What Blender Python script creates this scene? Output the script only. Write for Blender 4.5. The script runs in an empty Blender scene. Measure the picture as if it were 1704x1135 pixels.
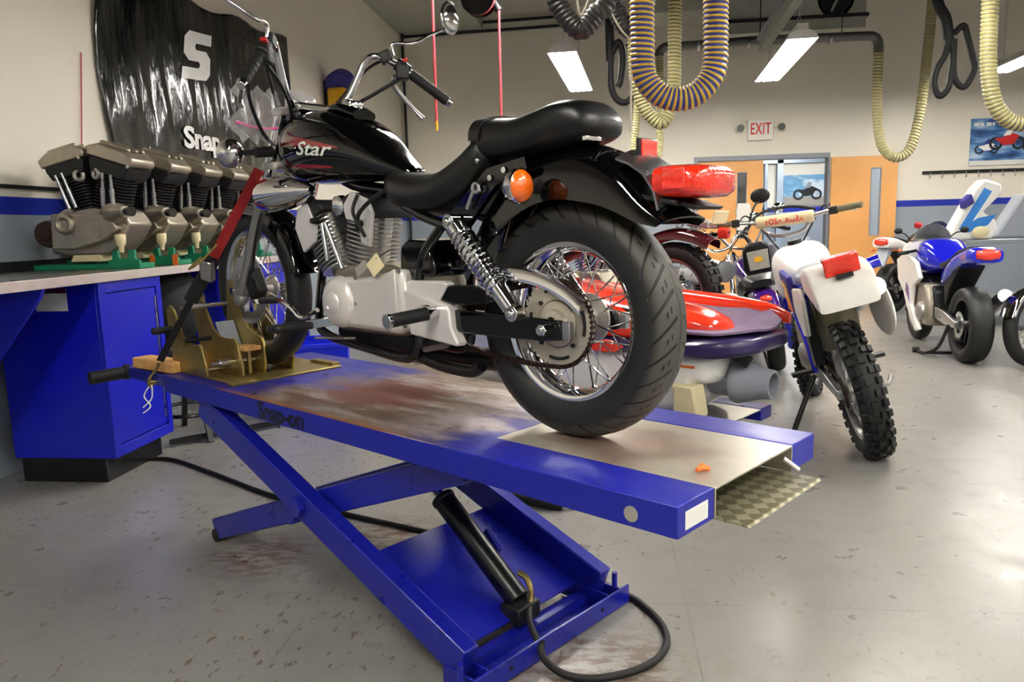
import bpy, bmesh, math, random
from math import sin, cos, pi, sqrt, atan2, radians
from mathutils import Vector as V, Matrix, Euler
random.seed(7)
scn = bpy.context.scene
COL = scn.collection
# ---------------------------------------------------------------- materials
def lin(c):
    return c/12.92 if c <= .04045 else ((c+.055)/1.055)**2.4
def rgb(h):
    if isinstance(h, str):
        h = [int(h[i:i+2], 16)/255 for i in (0, 2, 4)]
    return tuple(lin(c) for c in h)+(1.0,)
MATS = {}
def mat(name, col, rough=.5, metal=0., coat=0., var=.06, vs=18., bump=0., bs=60., spec=.5, rv=.06, **kw):
    """principled surface with procedural noise in colour and roughness"""
    m = bpy.data.materials.new(name); m.use_nodes = True
    nt = m.node_tree; b = nt.nodes['Principled BSDF']
    c = rgb(col)
    tc = nt.nodes.new('ShaderNodeTexCoord')
    nz = nt.nodes.new('ShaderNodeTexNoise'); nz.inputs['Scale'].default_value = vs
    nz.inputs['Detail'].default_value = 4
    nt.links.new(tc.outputs['Object'], nz.inputs['Vector'])
    mx = nt.nodes.new('ShaderNodeMix'); mx.data_type = 'RGBA'
    mx.inputs[6].default_value = tuple(max(0, k*(1-var*2)) for k in c[:3])+(1,)
    mx.inputs[7].default_value = tuple(min(1, k*(1+var*2)) for k in c[:3])+(1,)
    nt.links.new(nz.outputs['Fac'], mx.inputs[0]); nt.links.new(mx.outputs[2], b.inputs['Base Color'])
    mr = nt.nodes.new('ShaderNodeMapRange')
    mr.inputs[3].default_value = max(.02, rough-rv); mr.inputs[4].default_value = min(1, rough+rv)
    nt.links.new(nz.outputs['Fac'], mr.inputs[0]); nt.links.new(mr.outputs[0], b.inputs['Roughness'])
    b.inputs['Metallic'].default_value = metal
    b.inputs['Coat Weight'].default_value = coat; b.inputs['Coat Roughness'].default_value = .04
    b.inputs['Specular IOR Level'].default_value = spec
    if bump:
        n2 = nt.nodes.new('ShaderNodeTexNoise'); n2.inputs['Scale'].default_value = bs
        n2.inputs['Detail'].default_value = 3
        nt.links.new(tc.outputs['Object'], n2.inputs['Vector'])
        bp = nt.nodes.new('ShaderNodeBump'); bp.inputs['Strength'].default_value = bump
        bp.inputs['Distance'].default_value = .01
        nt.links.new(n2.outputs['Fac'], bp.inputs['Height']); nt.links.new(bp.outputs[0], b.inputs['Normal'])
    if 'trans' in kw:
        b.inputs['Transmission Weight'].default_value = kw['trans']
    if 'alpha' in kw:
        b.inputs['Alpha'].default_value = kw['alpha']
    if 'emit' in kw:
        b.inputs['Emission Color'].default_value = rgb(kw.get('ecol', 'ffffff'))
        b.inputs['Emission Strength'].default_value = kw['emit']
    MATS[name] = m
    return m
class G:
    """tiny node graph helper"""
    def __init__(s, name):
        s.m = bpy.data.materials.new(name); s.m.use_nodes = True; s.nt = s.m.node_tree
        s.b = s.nt.nodes['Principled BSDF']; MATS[name] = s.m
        s.tc = s.nt.nodes.new('ShaderNodeTexCoord')
    def n(s, t, **kw):
        o = s.nt.nodes.new(t)
        for k, v in kw.items(): setattr(o, k, v)
        return o
    def l(s, a, b): s.nt.links.new(a, b)
    def put(s, sock, v):
        if hasattr(v, 'links'): s.l(v, sock)
        else: sock.default_value = v
    def math(s, op, a, b=None, c=None):
        o = s.n('ShaderNodeMath', operation=op)
        s.put(o.inputs[0], a)
        if b is not None: s.put(o.inputs[1], b)
        if c is not None: s.put(o.inputs[2], c)
        return o.outputs[0]
    def noise(s, scale, detail=4, vec=None, mapscale=None, rough=.5):
        o = s.n('ShaderNodeTexNoise'); o.inputs['Scale'].default_value = scale
        o.inputs['Detail'].default_value = detail; o.inputs['Roughness'].default_value = rough
        v = vec or s.tc.outputs['Object']
        if mapscale:
            mp = s.n('ShaderNodeMapping'); mp.inputs['Scale'].default_value = mapscale
            s.l(v, mp.inputs[0]); v = mp.outputs[0]
        s.l(v, o.inputs['Vector'])
        return o.outputs['Fac']
    def ramp(s, f, stops, interp='LINEAR'):
        o = s.n('ShaderNodeValToRGB'); o.color_ramp.interpolation = interp
        e = o.color_ramp.elements
        while len(e) < len(stops): e.new(.5)
        for k, (p, c) in zip(e, stops):
            k.position = p; k.color = rgb(c) if isinstance(c, str) else (c, c, c, 1)
        s.put(o.inputs[0], f)
        return o.outputs[0]
    def mix(s, f, a, b):
        o = s.n('ShaderNodeMix', data_type='RGBA')
        s.put(o.inputs[0], f)
        for i, v in ((6, a), (7, b)):
            s.put(o.inputs[i], rgb(v) if isinstance(v, str) else v)
        return o.outputs[2]
    def sep(s, v):
        o = s.n('ShaderNodeSeparateXYZ'); s.l(v, o.inputs[0]); return o.outputs
    def smooth(s, v, a, b):
        o = s.n('ShaderNodeMapRange', interpolation_type='SMOOTHSTEP')
        s.put(o.inputs[0], v); o.inputs[1].default_value = a; o.inputs[2].default_value = b
        return o.outputs[0]
    def bump(s, h, strength=.3, dist=.01):
        o = s.n('ShaderNodeBump'); o.inputs['Strength'].default_value = strength
        o.inputs['Distance'].default_value = dist; s.l(h, o.inputs['Height']); s.l(o.outputs[0], s.b.inputs['Normal'])
    def out(s, col=None, rough=None, metal=None, coat=None):
        for k, v in (('Base Color', col), ('Roughness', rough), ('Metallic', metal), ('Coat Weight', coat)):
            if v is not None:
                if isinstance(v, str): v = rgb(v)
                s.put(s.b.inputs[k], v)
        return s.m
# ---------------------------------------------------------------- mesh builder
def basis(ax, up=None):
    w = V(ax).normalized()
    t = V(up) if up is not None else (V((0, 0, 1)) if abs(w.z) < .95 else V((1, 0, 0)))
    u = t.cross(w)
    if u.length < 1e-6: u = V((1, 0, 0)).cross(w)
    u.normalize(); v = w.cross(u)
    return u, v, w
def spline(pts, n=8, closed=False):
    P = [V(p) for p in pts]; out = []; N = len(P)
    if N < 3: return P
    rng = range(N if closed else N-1)
    for i in rng:
        if closed: a, b, c, d = P[i-1], P[i], P[(i+1) % N], P[(i+2) % N]
        else: a, b, c, d = P[max(i-1, 0)], P[i], P[i+1], P[min(i+2, N-1)]
        for k in range(n):
            t = k/n
            out.append(.5*((2*b)+(c-a)*t+(2*a-5*b+4*c-d)*t*t+(3*b-a-3*c+d)*t**3))
    if not closed: out.append(P[-1])
    return out
class MB:
    def __init__(s): s.bm = bmesh.new(); s.uv = None
    def quadring(s, rings, closed=False, cap=True, wrap=True):
        R = [[s.bm.verts.new(p) for p in r] for r in rings]
        n = len(R[0]); m = len(R)
        for i in range(m if closed else m-1):
            a, b = R[i], R[(i+1) % m]
            for j in range(n if wrap else n-1):
                k = (j+1) % n
                try: s.bm.faces.new((a[j], a[k], b[k], b[j]))
                except ValueError: pass
        if cap and not closed and wrap:
            for r in (R[0][::-1], R[-1]):
                try: s.bm.faces.new(r)
                except ValueError: pass
        return s
    def box(s, c, d, rot=None):
        M = Matrix.Translation(c) @ (Euler(rot).to_matrix().to_4x4() if rot else Matrix()) @ Matrix.Diagonal((d[0], d[1], d[2], 1))
        bmesh.ops.create_cube(s.bm, size=1, matrix=M); return s
    def bb(s, lo, hi):
        return s.box([(a+b)/2 for a, b in zip(lo, hi)], [abs(b-a) for a, b in zip(lo, hi)])
    def bar(s, a, b, w, h, up=(0, 0, 1)):
        a = V(a); b = V(b); u, v, t = basis(b-a, up)
        q = [(-w/2, -h/2), (w/2, -h/2), (w/2, h/2), (-w/2, h/2)]
        return s.quadring([[p+u*x+v*y for x, y in q] for p in (a, b)])
    def cyl(s, a, b, r, r2=None, n=16, cap=True):
        a = V(a); b = V(b); u, v, t = basis(b-a)
        r2 = r if r2 is None else r2
        return s.quadring([[p+(u*cos(2*pi*k/n)+v*sin(2*pi*k/n))*q for k in range(n)] for p, q in ((a, r), (b, r2))], cap=cap)
    def tube(s, pts, r, n=10, closed=False, sm=6, cap=True):
        P = spline(pts, sm, closed) if sm else [V(p) for p in pts]
        N = len(P); rings = []; u = None
        for i, p in enumerate(P):
            if closed: t = P[(i+1) % N]-P[i-1]
            else: t = P[min(i+1, N-1)]-P[max(i-1, 0)]
            if t.length < 1e-9: t = V((0, 0, 1))
            t.normalize()
            if u is None: u = basis(t)[0]
            else:
                u = u-t*u.dot(t)
                if u.length < 1e-6: u = basis(t)[0]
                u.normalize()
            v = t.cross(u)
            f = i/max(1, N-1)
            if callable(r): q = r(f)
            elif isinstance(r, (list, tuple)):
                x = f*(len(r)-1); k = min(int(x), len(r)-2); q = r[k]+(r[k+1]-r[k])*(x-k)
            else: q = r
            rings.append([p+(u*cos(2*pi*k/n)+v*sin(2*pi*k/n))*q for k in range(n)])
        return s.quadring(rings, closed=closed, cap=cap)
    def lathe(s, prof, o, ax, n=32, closed=False, cap=True, uv=None):
        """prof: (radius, height along axis)"""
        o = V(o); u, v, w = basis(ax)
        rings = []
        for k in range(n):
            a = 2*pi*k/n; d = u*cos(a)+v*sin(a)
            rings.append([o+d*r+w*h for r, h in prof])
        R = [[s.bm.verts.new(p) for p in r] for r in rings]; m = len(prof)
        for i in range(n):
            a, b = R[i], R[(i+1) % n]
            for j in range(m if closed else m-1):
                k = (j+1) % m
                try: f = s.bm.faces.new((a[j], b[j], b[k], a[k]))
                except ValueError: continue
                if uv:
                    L = s.bm.loops.layers.uv.verify()
                    for lp, (x, y) in zip(f.loops, ((i, j), (i+1, j), (i+1, j+1), (i, j+1))):
                        lp[L].uv = (x/n, uv[y if y < m else 0])
        if cap and not closed:
            for j in (0, m-1):
                if prof[j][0] > 1e-6:
                    try: s.bm.faces.new([R[i][j] for i in (range(n) if j else reversed(range(n)))])
                    except ValueError: pass
        bmesh.ops.remove_doubles(s.bm, verts=[x for r in R for x in r], dist=1e-6)
        return s
    def torus(s, c, ax, R, r, n=40, m=10):
        return s.lathe([(R+r*cos(2*pi*k/m), r*sin(2*pi*k/m)) for k in range(m)], c, ax, n, closed=True)
    def ball(s, c, r, seg=16, rot=None):
        r = (r, r, r) if not hasattr(r, '__len__') else r
        M = Matrix.Translation(c) @ (Euler(rot).to_matrix().to_4x4() if rot else Matrix()) @ Matrix.Diagonal((r[0], r[1], r[2], 1))
        bmesh.ops.create_uvsphere(s.bm, u_segments=seg, v_segments=max(6, seg//2), radius=1, matrix=M); return s
    def prism(s, poly, o, u, v, t):
        """extrude 2-D polygon (coords along u,v from o) by thickness t along u x v"""
        o = V(o); u = V(u).normalized(); v = V(v).normalized(); w = u.cross(v)
        P = [o+u*a+v*b for a, b in poly]
        A = [s.bm.verts.new(p) for p in P]; B = [s.bm.verts.new(p+w*t) for p in P]; n = len(P)
        s.bm.faces.new(A[::-1]); s.bm.faces.new(B)
        for i in range(n): s.bm.faces.new((A[i], A[(i+1) % n], B[(i+1) % n], B[i]))
        return s
    def xz(s, poly, y0, y1):
        """side profile in x,z extruded from y0 to y1"""
        return s.prism(poly, (0, max(y0, y1), 0), (1, 0, 0), (0, 0, 1), abs(y1-y0))
    def sheet(s, grid, t=0.):
        """grid of points -> surface (with thickness)"""
        R = [[s.bm.verts.new(p) for p in r] for r in grid]; fs = []
        for i in range(len(R)-1):
            for j in range(len(R[0])-1):
                fs.append(s.bm.faces.new((R[i][j], R[i][j+1], R[i+1][j+1], R[i+1][j])))
        if t:
            s.bm.normal_update()
            bmesh.ops.solidify(s.bm, geom=fs, thickness=t)
        return s
    def build(s, name, m, parent=None, bev=0, sub=0, label=None, sharp=40, **kw):
        if not kw.get('keepn'): bmesh.ops.recalc_face_normals(s.bm, faces=s.bm.faces)
        me = bpy.data.meshes.new(name); s.bm.to_mesh(me); s.bm.free()
        for p in me.polygons: p.use_smooth = True
        me.set_sharp_from_angle(angle=radians(sharp))
        o = bpy.data.objects.new(name, me); COL.objects.link(o)
        ms = m if isinstance(m, (list, tuple)) else [m]
        for k in ms: me.materials.append(MATS[k] if isinstance(k, str) else k)
        if parent: o.parent = parent
        if bev:
            b = o.modifiers.new('bevel', 'BEVEL'); b.width = bev; b.segments = 2; b.limit_method = 'ANGLE'; b.angle_limit = radians(35)
        if sub:
            b = o.modifiers.new('sub', 'SUBSURF'); b.levels = sub; b.render_levels = sub
        if label: o['label'] = label
        return o
def tag(o, label, cat, group=None):
    o['label'] = label; o['category'] = cat
    if group: o['group'] = group
    return o
def T(name, label, cat, loc=(0, 0, 0), rz=0, roll=0, group=None):
    o = bpy.data.objects.new(name, None); COL.objects.link(o); o.empty_display_size = .1
    o.location = loc; o.rotation_euler = (roll, 0, rz)
    return tag(o, label, cat, group)
def S(o, label=None):
    o['kind'] = 'structure'
    if label: o['label'] = label
    return o
def dup(root, loc=None, rz=None, label=None):
    r = root.copy(); COL.objects.link(r)
    if loc is not None: r.location = loc
    if rz is not None: r.rotation_euler = (0, 0, rz)
    if label: r['label'] = label
    for ch in list(root.children):
        c = ch.copy(); COL.objects.link(c); c.parent = r
        for g in ch.children:
            d = g.copy(); COL.objects.link(d); d.parent = c
    return r
def inst(o, parent, M):
    """one more copy of a part, sharing its mesh"""
    c = o.copy(); COL.objects.link(c); c.parent = parent; c.matrix_local = M
    return c
def textmesh(body, size=1., shear=0., extrude=0., spacing=1., align='CENTER', bold=0.):
    cu = bpy.data.curves.new('text', 'FONT'); cu.body = body; cu.size = size; cu.shear = shear
    cu.extrude = extrude; cu.align_x = align; cu.align_y = 'CENTER'; cu.space_character = spacing; cu.offset = bold
    cu.resolution_u = 3
    o = bpy.data.objects.new('text', cu); COL.objects.link(o)
    me = bpy.data.meshes.new_from_object(o.evaluated_get(bpy.context.evaluated_depsgraph_get()))
    bpy.data.objects.remove(o); bpy.data.curves.remove(cu)
    return me
def text(body, size, o, u, v, m, name, parent=None, fn=None, sx=1., **kw):
    """lettering placed at o along u (reading direction) and v (up); fn bends each point"""
    me = textmesh(body, size, **kw)
    o = V(o); u = V(u).normalized(); v = V(v).normalized(); w = u.cross(v)
    for vt in me.vertices:
        a, b, c = vt.co.x*sx, vt.co.y, vt.co.z
        vt.co = fn(a, b, c) if fn else o+u*a+v*b+w*c
    me.materials.clear(); me.materials.append(MATS[m])
    ob = bpy.data.objects.new(name, me); COL.objects.link(ob)
    if parent: ob.parent = parent
    return ob
EXPOSURE = 1.05
# ---------------------------------------------------------------- materials
mat('chrome', 'd6d6d8', .07, 1., var=.01, rv=.02)
mat('steel', 'b9b9ba', .3, 1., var=.05, rv=.1)
mat('worn steel', 'a8a49c', .38, 1., var=.12, vs=9, rv=.14, bump=.05)
mat('cast alu', 'b4b0aa', .36, .85, var=.05, vs=30, bump=.08, bs=240)
mat('engine alu', 'aba394', .4, .85, var=.16, vs=14, bump=.12, bs=120)
mat('silver paint', 'dedad6', .34, .28, coat=.5, var=.01, rv=.01)
mat('gloss black', '040405', .07, 0., coat=.55, var=.02, rv=.02, spec=.3)
mat('satin black', '0c0c0e', .34, var=.1)
mat('black plastic', '0a0a0b', .5, var=.1, bump=.05, bs=200)
mat('rubber', '0d0d0e', .62, var=.12, bump=.05, bs=90)
mat('tyre rubber', '0e0e0f', .58, var=.15, vs=30, bump=.04, bs=60)
mat('leather', '09090b', .36, var=.12, bump=.06, bs=320, spec=.45)
mat('amber lens', 'ff6a08', .12, coat=1., var=.12, vs=70, bump=.3, bs=160, trans=.06)
mat('red lens', 'f22c12', .12, coat=1., var=.12, vs=60, bump=.25, bs=140, trans=.04)
mat('red light lens', 'ff2a10', .15, coat=1., var=.15, vs=60, bump=.3, bs=160)
mat('blue paint', '121a92', .3, coat=.35, var=.07, vs=8, rv=.1)
mat('cabinet blue', '0a14b0', .36, coat=.1, var=.03, vs=4)
mat('bin blue', '0a20d0', .35, var=.03)
mat('gold zinc', 'a8955a', .36, .85, var=.16, vs=16, rv=.12)
mat('wood', 'c99a5c', .6, var=.25, vs=26)
mat('cardboard', 'b9874f', .75, var=.08)
mat('green paint', '0c7a55', .45, var=.14, vs=14)
mat('white plastic', 'e6e4dc', .4, var=.04)
mat('white', 'f0efec', .3, coat=.4, var=.02)
mat('cream plastic', 'dccfa6', .45, var=.06)
mat('label white', 'dcdcd6', .6, var=.04)
mat('label grey', '9a968e', .6, var=.1)
mat('red', 'c01010', .35, coat=.4, var=.05)
mat('strap red', '8c0f10', .8, var=.2, vs=60, bump=.2, bs=300)
mat('strap black', '141417', .8, var=.2, vs=60, bump=.3, bs=300)
mat('orange', 'f0722a', .5, var=.06)
mat('ink', '0a0a12', .6, var=.1)
mat('grey paint', '8e939c', .45, var=.04)
mat('duct grey', 'a8a89c', .5, .2, var=.1, vs=5)
mat('dark metal', '232325', .5, .4, var=.1)
mat('purple', '3a1268', .15, coat=1., var=.05)
mat('purple mat', '6c5a78', .6, var=.14, vs=30, bump=.1)
mat('purple bumper', '2c2152', .35, coat=.2, var=.08)
mat('ski red', 'e8371c', .18, coat=.9, var=.02)
mat('bike blue', '1a1cc0', .15, coat=1., var=.03)
mat('light blue', '2f86dc', .25, coat=.6, var=.03)
mat('maroon', '4a0c18', .15, coat=1., var=.04)
mat('yellow', 'e0a818', .4, var=.06)
mat('violet', '2c2a86', .5, var=.06)
mat('pink', 'e0509a', .5, var=.04)
mat('chain', '3a2a22', .5, .8, var=.3, vs=60)
mat('grip olive', '6e6a52', .7, var=.08)
mat('mirror glass', 'dfe2e6', .03, 1., var=.005, rv=.01)
mat('hose red', 'b8404a', .5, var=.06)
mat('rope white', 'cfcab8', .8, var=.1)
mat('smoked glass', '8a8d92', .1, var=.02, trans=.5, coat=.5)
mat('clear bag', 'e6e0e2', .15, var=.05, alpha=.3, bump=.6, bs=22)
mat('door wood', 'e2a45e', .35, coat=.2, var=.05, vs=3)
mat('alu frame', 'a7b4c2', .35, .3, var=.03)
mat('sign red', 'e0362c', .5, var=.03)
mat('tyre wall', '141415', .5, var=.1, vs=40, bump=.03, bs=30)

def wall_material():
    g = G('wall paint')
    geo = g.n('ShaderNodeNewGeometry'); z = g.sep(geo.outputs['Position'])[2]
    n = g.noise(1.3, 3); n2 = g.noise(90, 2)
    cream = g.mix(n, 'e2dccc', 'eae4d6'); grey = g.mix(n, '8b949f', '98a1ab')
    blue = g.mix(n, '1a2a9a', '1f30a8')
    c = g.mix(g.math('GREATER_THAN', z, 1.452), g.mix(g.math("GREATER_THAN", z, 1.357), grey, blue), cream)
    g.bump(n2, .05, .003)
    g.out(c, .45); g.b.inputs['Specular IOR Level'].default_value = .35
wall_material()

def floor_material():
    g = G('painted floor')
    P = g.n('ShaderNodeNewGeometry').outputs['Position']; xyz = g.sep(P)
    n1 = g.noise(.8, 4, P); n2 = g.noise(7, 6, P); n3 = g.noise(95, 3, P)
    c = g.mix(n1, '7f7d79', '8c8a85')
    c = g.mix(g.math('MULTIPLY', g.smooth(n2, .5, .75), .35), c, '6f6b62')
    c = g.mix(g.math('MULTIPLY', g.smooth(n3, .55, .8), .25), c, '625e55')
    # small chips and flecks, streaked along two directions
    f1 = g.noise(44, 3, P, (1, .4, 1)); m1 = g.noise(1.7, 4, P)
    chips = g.math('MULTIPLY', g.smooth(f1, .62, .655), g.math('MULTIPLY', g.smooth(m1, .42, .56), g.math('ADD', .22, g.math('MULTIPLY', g.smooth(xyz[0], 1.2, -.4), .78))))
    c = g.mix(g.math('MULTIPLY', chips, .85), c, '54401f')
    f2 = g.noise(60, 2, P); dots = g.math('MULTIPLY', g.smooth(f2, .715, .74), g.smooth(g.noise(1.4, 2, P), .40, .56))
    c = g.mix(g.math('MULTIPLY', dots, .9), c, '26221e')
    # saw-cut joints
    for ax, step, off in ((0, 1.22, .28), (1, 1.22, .55)):
        d = g.math('ABSOLUTE', g.math('SUBTRACT', g.math('FRACT', g.math('ADD', g.math('DIVIDE', xyz[ax], step), off)), .5))
        line = g.smooth(d, .004, .0015)
        c = g.mix(g.math('MULTIPLY', g.math('MULTIPLY', line, g.smooth(g.noise(3, 2, P), .35, .6)), .55), c, '66605a')
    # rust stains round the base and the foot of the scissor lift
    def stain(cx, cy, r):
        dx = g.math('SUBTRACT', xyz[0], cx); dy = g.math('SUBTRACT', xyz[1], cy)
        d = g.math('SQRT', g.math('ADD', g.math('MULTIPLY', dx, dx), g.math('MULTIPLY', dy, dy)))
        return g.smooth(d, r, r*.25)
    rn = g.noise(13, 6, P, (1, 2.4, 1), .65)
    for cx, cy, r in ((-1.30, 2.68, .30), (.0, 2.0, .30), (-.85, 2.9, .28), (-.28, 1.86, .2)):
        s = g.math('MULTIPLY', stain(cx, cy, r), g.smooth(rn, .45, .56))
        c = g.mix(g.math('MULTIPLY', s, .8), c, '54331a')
    g.bump(n2, .06, .004)
    ro = g.math('ADD', g.math('MULTIPLY', n2, .22), .2)
    g.out(c, ro); g.b.inputs['Specular IOR Level'].default_value = .5
floor_material()
mat('ceiling grey', '33312d', .8, var=.15, vs=2)

# ---------------------------------------------------------------- the room
XL, XR, YB, YF, ZC = -3.1, 7.6, -4.2, 12.4032, 5.1
DX0, DX1, DH = 1.53, 3.472, 2.15
S(MB().bb((XL-.2, YB-.2, -.1), (XR+.2, 16.4, 0)).build('floor', 'painted floor'))
S(MB().bb((XL-.2, YB-.2, ZC), (XR+.2, YF+.2, ZC+.1)).build('ceiling', 'ceiling grey'))
S(MB().bb((XL-.15, YB, 0), (XL, YF, ZC)).build('wall_left', 'wall paint'))
S(MB().bb((XR, YB, 0), (XR+.15, YF, ZC)).build('wall_right', 'wall paint'))
S(MB().bb((XL-.15, YB-.15, 0), (XR+.15, YB, ZC)).build('wall_near', 'wall paint'))
m = MB(); m.bb((XL-.15, YF, 0), (DX0, YF+.15, ZC)); m.bb((DX1, YF, 0), (XR+.15, YF+.15, ZC)); m.bb((DX0, YF, DH), (DX1, YF+.15, ZC))
S(m.build('wall_far', 'wall paint'))
# door frame, closed left leaf, open right leaf
m = MB(); m.bb((DX0-.05, YF-.03, 0), (DX0, YF+.17, DH+.05)); m.bb((DX1, YF-.012, 0), (DX1+.03, YF+.17, DH+.05)); m.bb((DX0, YF-.03, DH-.02), (DX1, YF+.17, DH+.05))
S(m.build('trim_1', 'grey paint', bev=.004), 'grey metal frame round the double doorway')
def door_leaf(n, x0, y0, w, lx, label, pane='pane dark'):
    m = MB(); z1 = DH-.025
    for a in ((x0, .012, lx, z1), (lx+.13, .012, x0+w, z1), (lx, .012, lx+.13, .95), (lx, 1.94, lx+.13, z1)):
        m.bb((a[0], y0, a[1]), (a[2], y0+.045, a[3]))
    d = S(m.build(n, 'door wood'), label)
    MB().bb((lx, y0+.018, .95), (lx+.13, y0+.026, 1.94)).build('window_pane', pane, d, label='narrow vision pane')
    f = MB()
    for a in ((lx-.012, .94, lx, 1.95), (lx+.13, .94, lx+.142, 1.95), (lx, .938, lx+.13, .95), (lx, 1.94, lx+.13, 1.952)):
        f.bb((a[0], y0-.006, a[1]), (a[2], y0+.01, a[3]))
    f.build('pane_frame', 'grey paint', d)
    return d
mat('pane dark', '2a3138', .08, var=.05, coat=.6)
door_leaf('door_1', DX0+.004, YF+.01, .985, 2.14, 'closed left leaf of the orange-toned wooden double door')
door_leaf('door_2', 3.51, YF-.075, .95, 4.09, 'right leaf of the wooden double door folded open against the wall', 'alu frame')
# the room beyond the doorway
S(MB().bb((0.6, 16., 0), (6., 16.15, 3.)).build('wall_beyond', 'wall paint'))
m = MB(); m.bb((.6, YF+.15, 0), (.7, 16, 3)); m.bb((5.9, YF+.15, 0), (6., 16, 3))
S(m.build('wall_corridor', 'wall paint'))
S(MB().bb((.6, YF+.15, 2.75), (6, 16.15, 2.85)).build('ceiling_corridor', 'white plastic'))
def Z16(z15): return 1.2254+(z15-1.2254)*16/15
m = MB(); m.bb((3.50, 15.9, 0), (3.62, 16.0, 2.4)); m.bb((3.2, 15.9, 2.3), (4.7, 16., 2.42)); m.bb((3.27, 15.93, 0), (3.33, 16, 2.3))
S(m.build('trim_2', 'alu frame', bev=.004), 'pale blue aluminium frame beyond the doorway')
def picture(name, stops, scale, ms):
    g = G(name); n = g.noise(scale, 4, None, ms); g.out(g.ramp(n, stops), .5)
picture('pic sky', [(.3, '7fb6d8'), (.5, '5f95b8'), (.62, 'cfdde6'), (.8, '3f5f72')], 2.2, (1, 1, 2))
picture('pic race', [(.3, '16305c'), (.46, '2c5c96'), (.56, '5888b8'), (.72, 'b8cade')], 3.0, (1, 1, 3))
def flat_bike(par, cx, cz, s, y, mats):
    """small picture of a motorcycle printed on a poster"""
    for dx in (-.52, .52):
        MB().lathe([(.32*s, 0), (.2*s, 0)], (cx+dx*s, y, cz), (0, -1, 0), 20, cap=False).build('printed_wheel', mats[0], par)
    MB().prism([(cx-.6*s, cz+.25*s), (cx-.2*s, cz+.3*s), (cx+.2*s, cz+.5*s), (cx+.55*s, cz+.35*s), (cx+.3*s, cz-.05*s), (cx-.15*s, cz-.1*s)], (0, y, 0), (1, 0, 0), (0, 0, 1), .002).build('printed_body', mats[1], par)
    MB().prism([(cx-.2*s, cz+.35*s), (cx+.05*s, cz+.75*s), (cx+.25*s, cz+.7*s), (cx+.15*s, cz+.4*s)], (0, y-.001, 0), (1, 0, 0), (0, 0, 1), .002).build('printed_rider', mats[2], par)
o = tag(MB().bb((3.63, 15.975, Z16(1.461)), (4.52, 15.995, Z16(2.02))).build('poster', 'pic sky'), 'poster of a cruiser motorcycle seen through the open doorway', 'poster', None)
MB().bb((3.63, 15.972, Z16(1.461)), (4.52, 15.976, Z16(1.62))).build('printed_ground', 'label grey', o)
flat_bike(o, 4.1, Z16(1.66), .33, 15.97, ('dark metal', 'dark metal', 'grey paint'))

# EXIT sign with two lamp heads
t = T('exit_sign', 'white exit sign with red letters above the double door', 'sign', (2.455, YF, 2.42))
MB().bb((-.185, -.06, 0), (.185, 0, .3)).build('housing', 'white plastic', t, bev=.008)
text('EXIT', .24, (0, -.062, .16), (1, 0, 0), (0, 0, 1), 'sign red', 'lettering', t, bold=.004, spacing=1.1, sx=.58)
for sx in (-1, 1):
    MB().bar((sx*.18, -.03, .2), (sx*.26, -.03, .2), .02, .02).build('lamp_arm', 'white plastic', t)
    h = MB().cyl((sx*.3, -.02, .2), (sx*.3, -.1, .18), .05, .065, 18).build('lamp_head', 'cream plastic', t)
    MB().cyl((sx*.3, -.1, .18), (sx*.3, -.104, .179), .055, None, 18).build('lamp_lens', 'smoked glass', h)
# coat hook rail
t = T('hook_rail', 'long black rail of small hooks below the racing poster', 'rail', (4.84, YF, 1.83))
MB().bb((0, -.025, 0), (2.4, 0, .045)).build('rail', 'satin black', t)
hk = None
for i in range(14):
    M = Matrix.Translation((.1+.17*i, -.02, 0))
    if hk is None:
        hk = MB().tube([(0, 0, .02), (0, -.03, .0), (0, -.05, -.03), (0, -.035, -.06), (0, -.02, -.05)], .007, 6, sm=4).build('hook', 'label grey', t); hk.matrix_local = M
    else: inst(hk, t, M)
# racing poster
t = tag(MB().bb((5.49, YF-.02, 1.93), (6.75, YF-.004, 2.61)).build('poster', 'pic race'), 'blue racing motorcycle poster above the hook rail', 'poster')
MB().bb((5.49, YF-.022, 1.93), (6.75, YF-.019, 2.0)).build('white_margin', 'label white', t)
pt_ = MB()
for k, w_ in enumerate((.07, .05, .07, .03, .06, .08, .05)): pt_.bb((5.53+.085*k, YF-.0225, 2.50), (5.53+.085*k+w_, YF-.019, 2.55))
pt_.build('printed_title', 'label white', t)
flat_bike(t, 5.72, 2.16, .2, YF-.023, ('ink', 'white', 'violet'))
flat_bike(t, 6.0, 2.24, .3, YF-.026, ('ink', 'red', 'white'))
flat_bike(t, 6.42, 2.18, .24, YF-.023, ('ink', 'white', 'red'))
# dispenser on the closed leaf
t = T('soap_dispenser', 'tall white dispenser fixed on the closed wooden door', 'dispenser', (2.225, YF+.01, 1.06))
MB().prism([(-.1, 0), (.1, 0), (.115, .3), (.09, .42), (-.09, .42), (-.115, .3)], (0, 0, 0), (1, 0, 0), (0, 0, 1), .09).build('housing', 'white plastic', t, bev=.015)
MB().bb((-.06, -.095, -.03), (.06, -.03, .0)).build('push_bar', 'grey paint', t, bev=.005)

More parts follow.
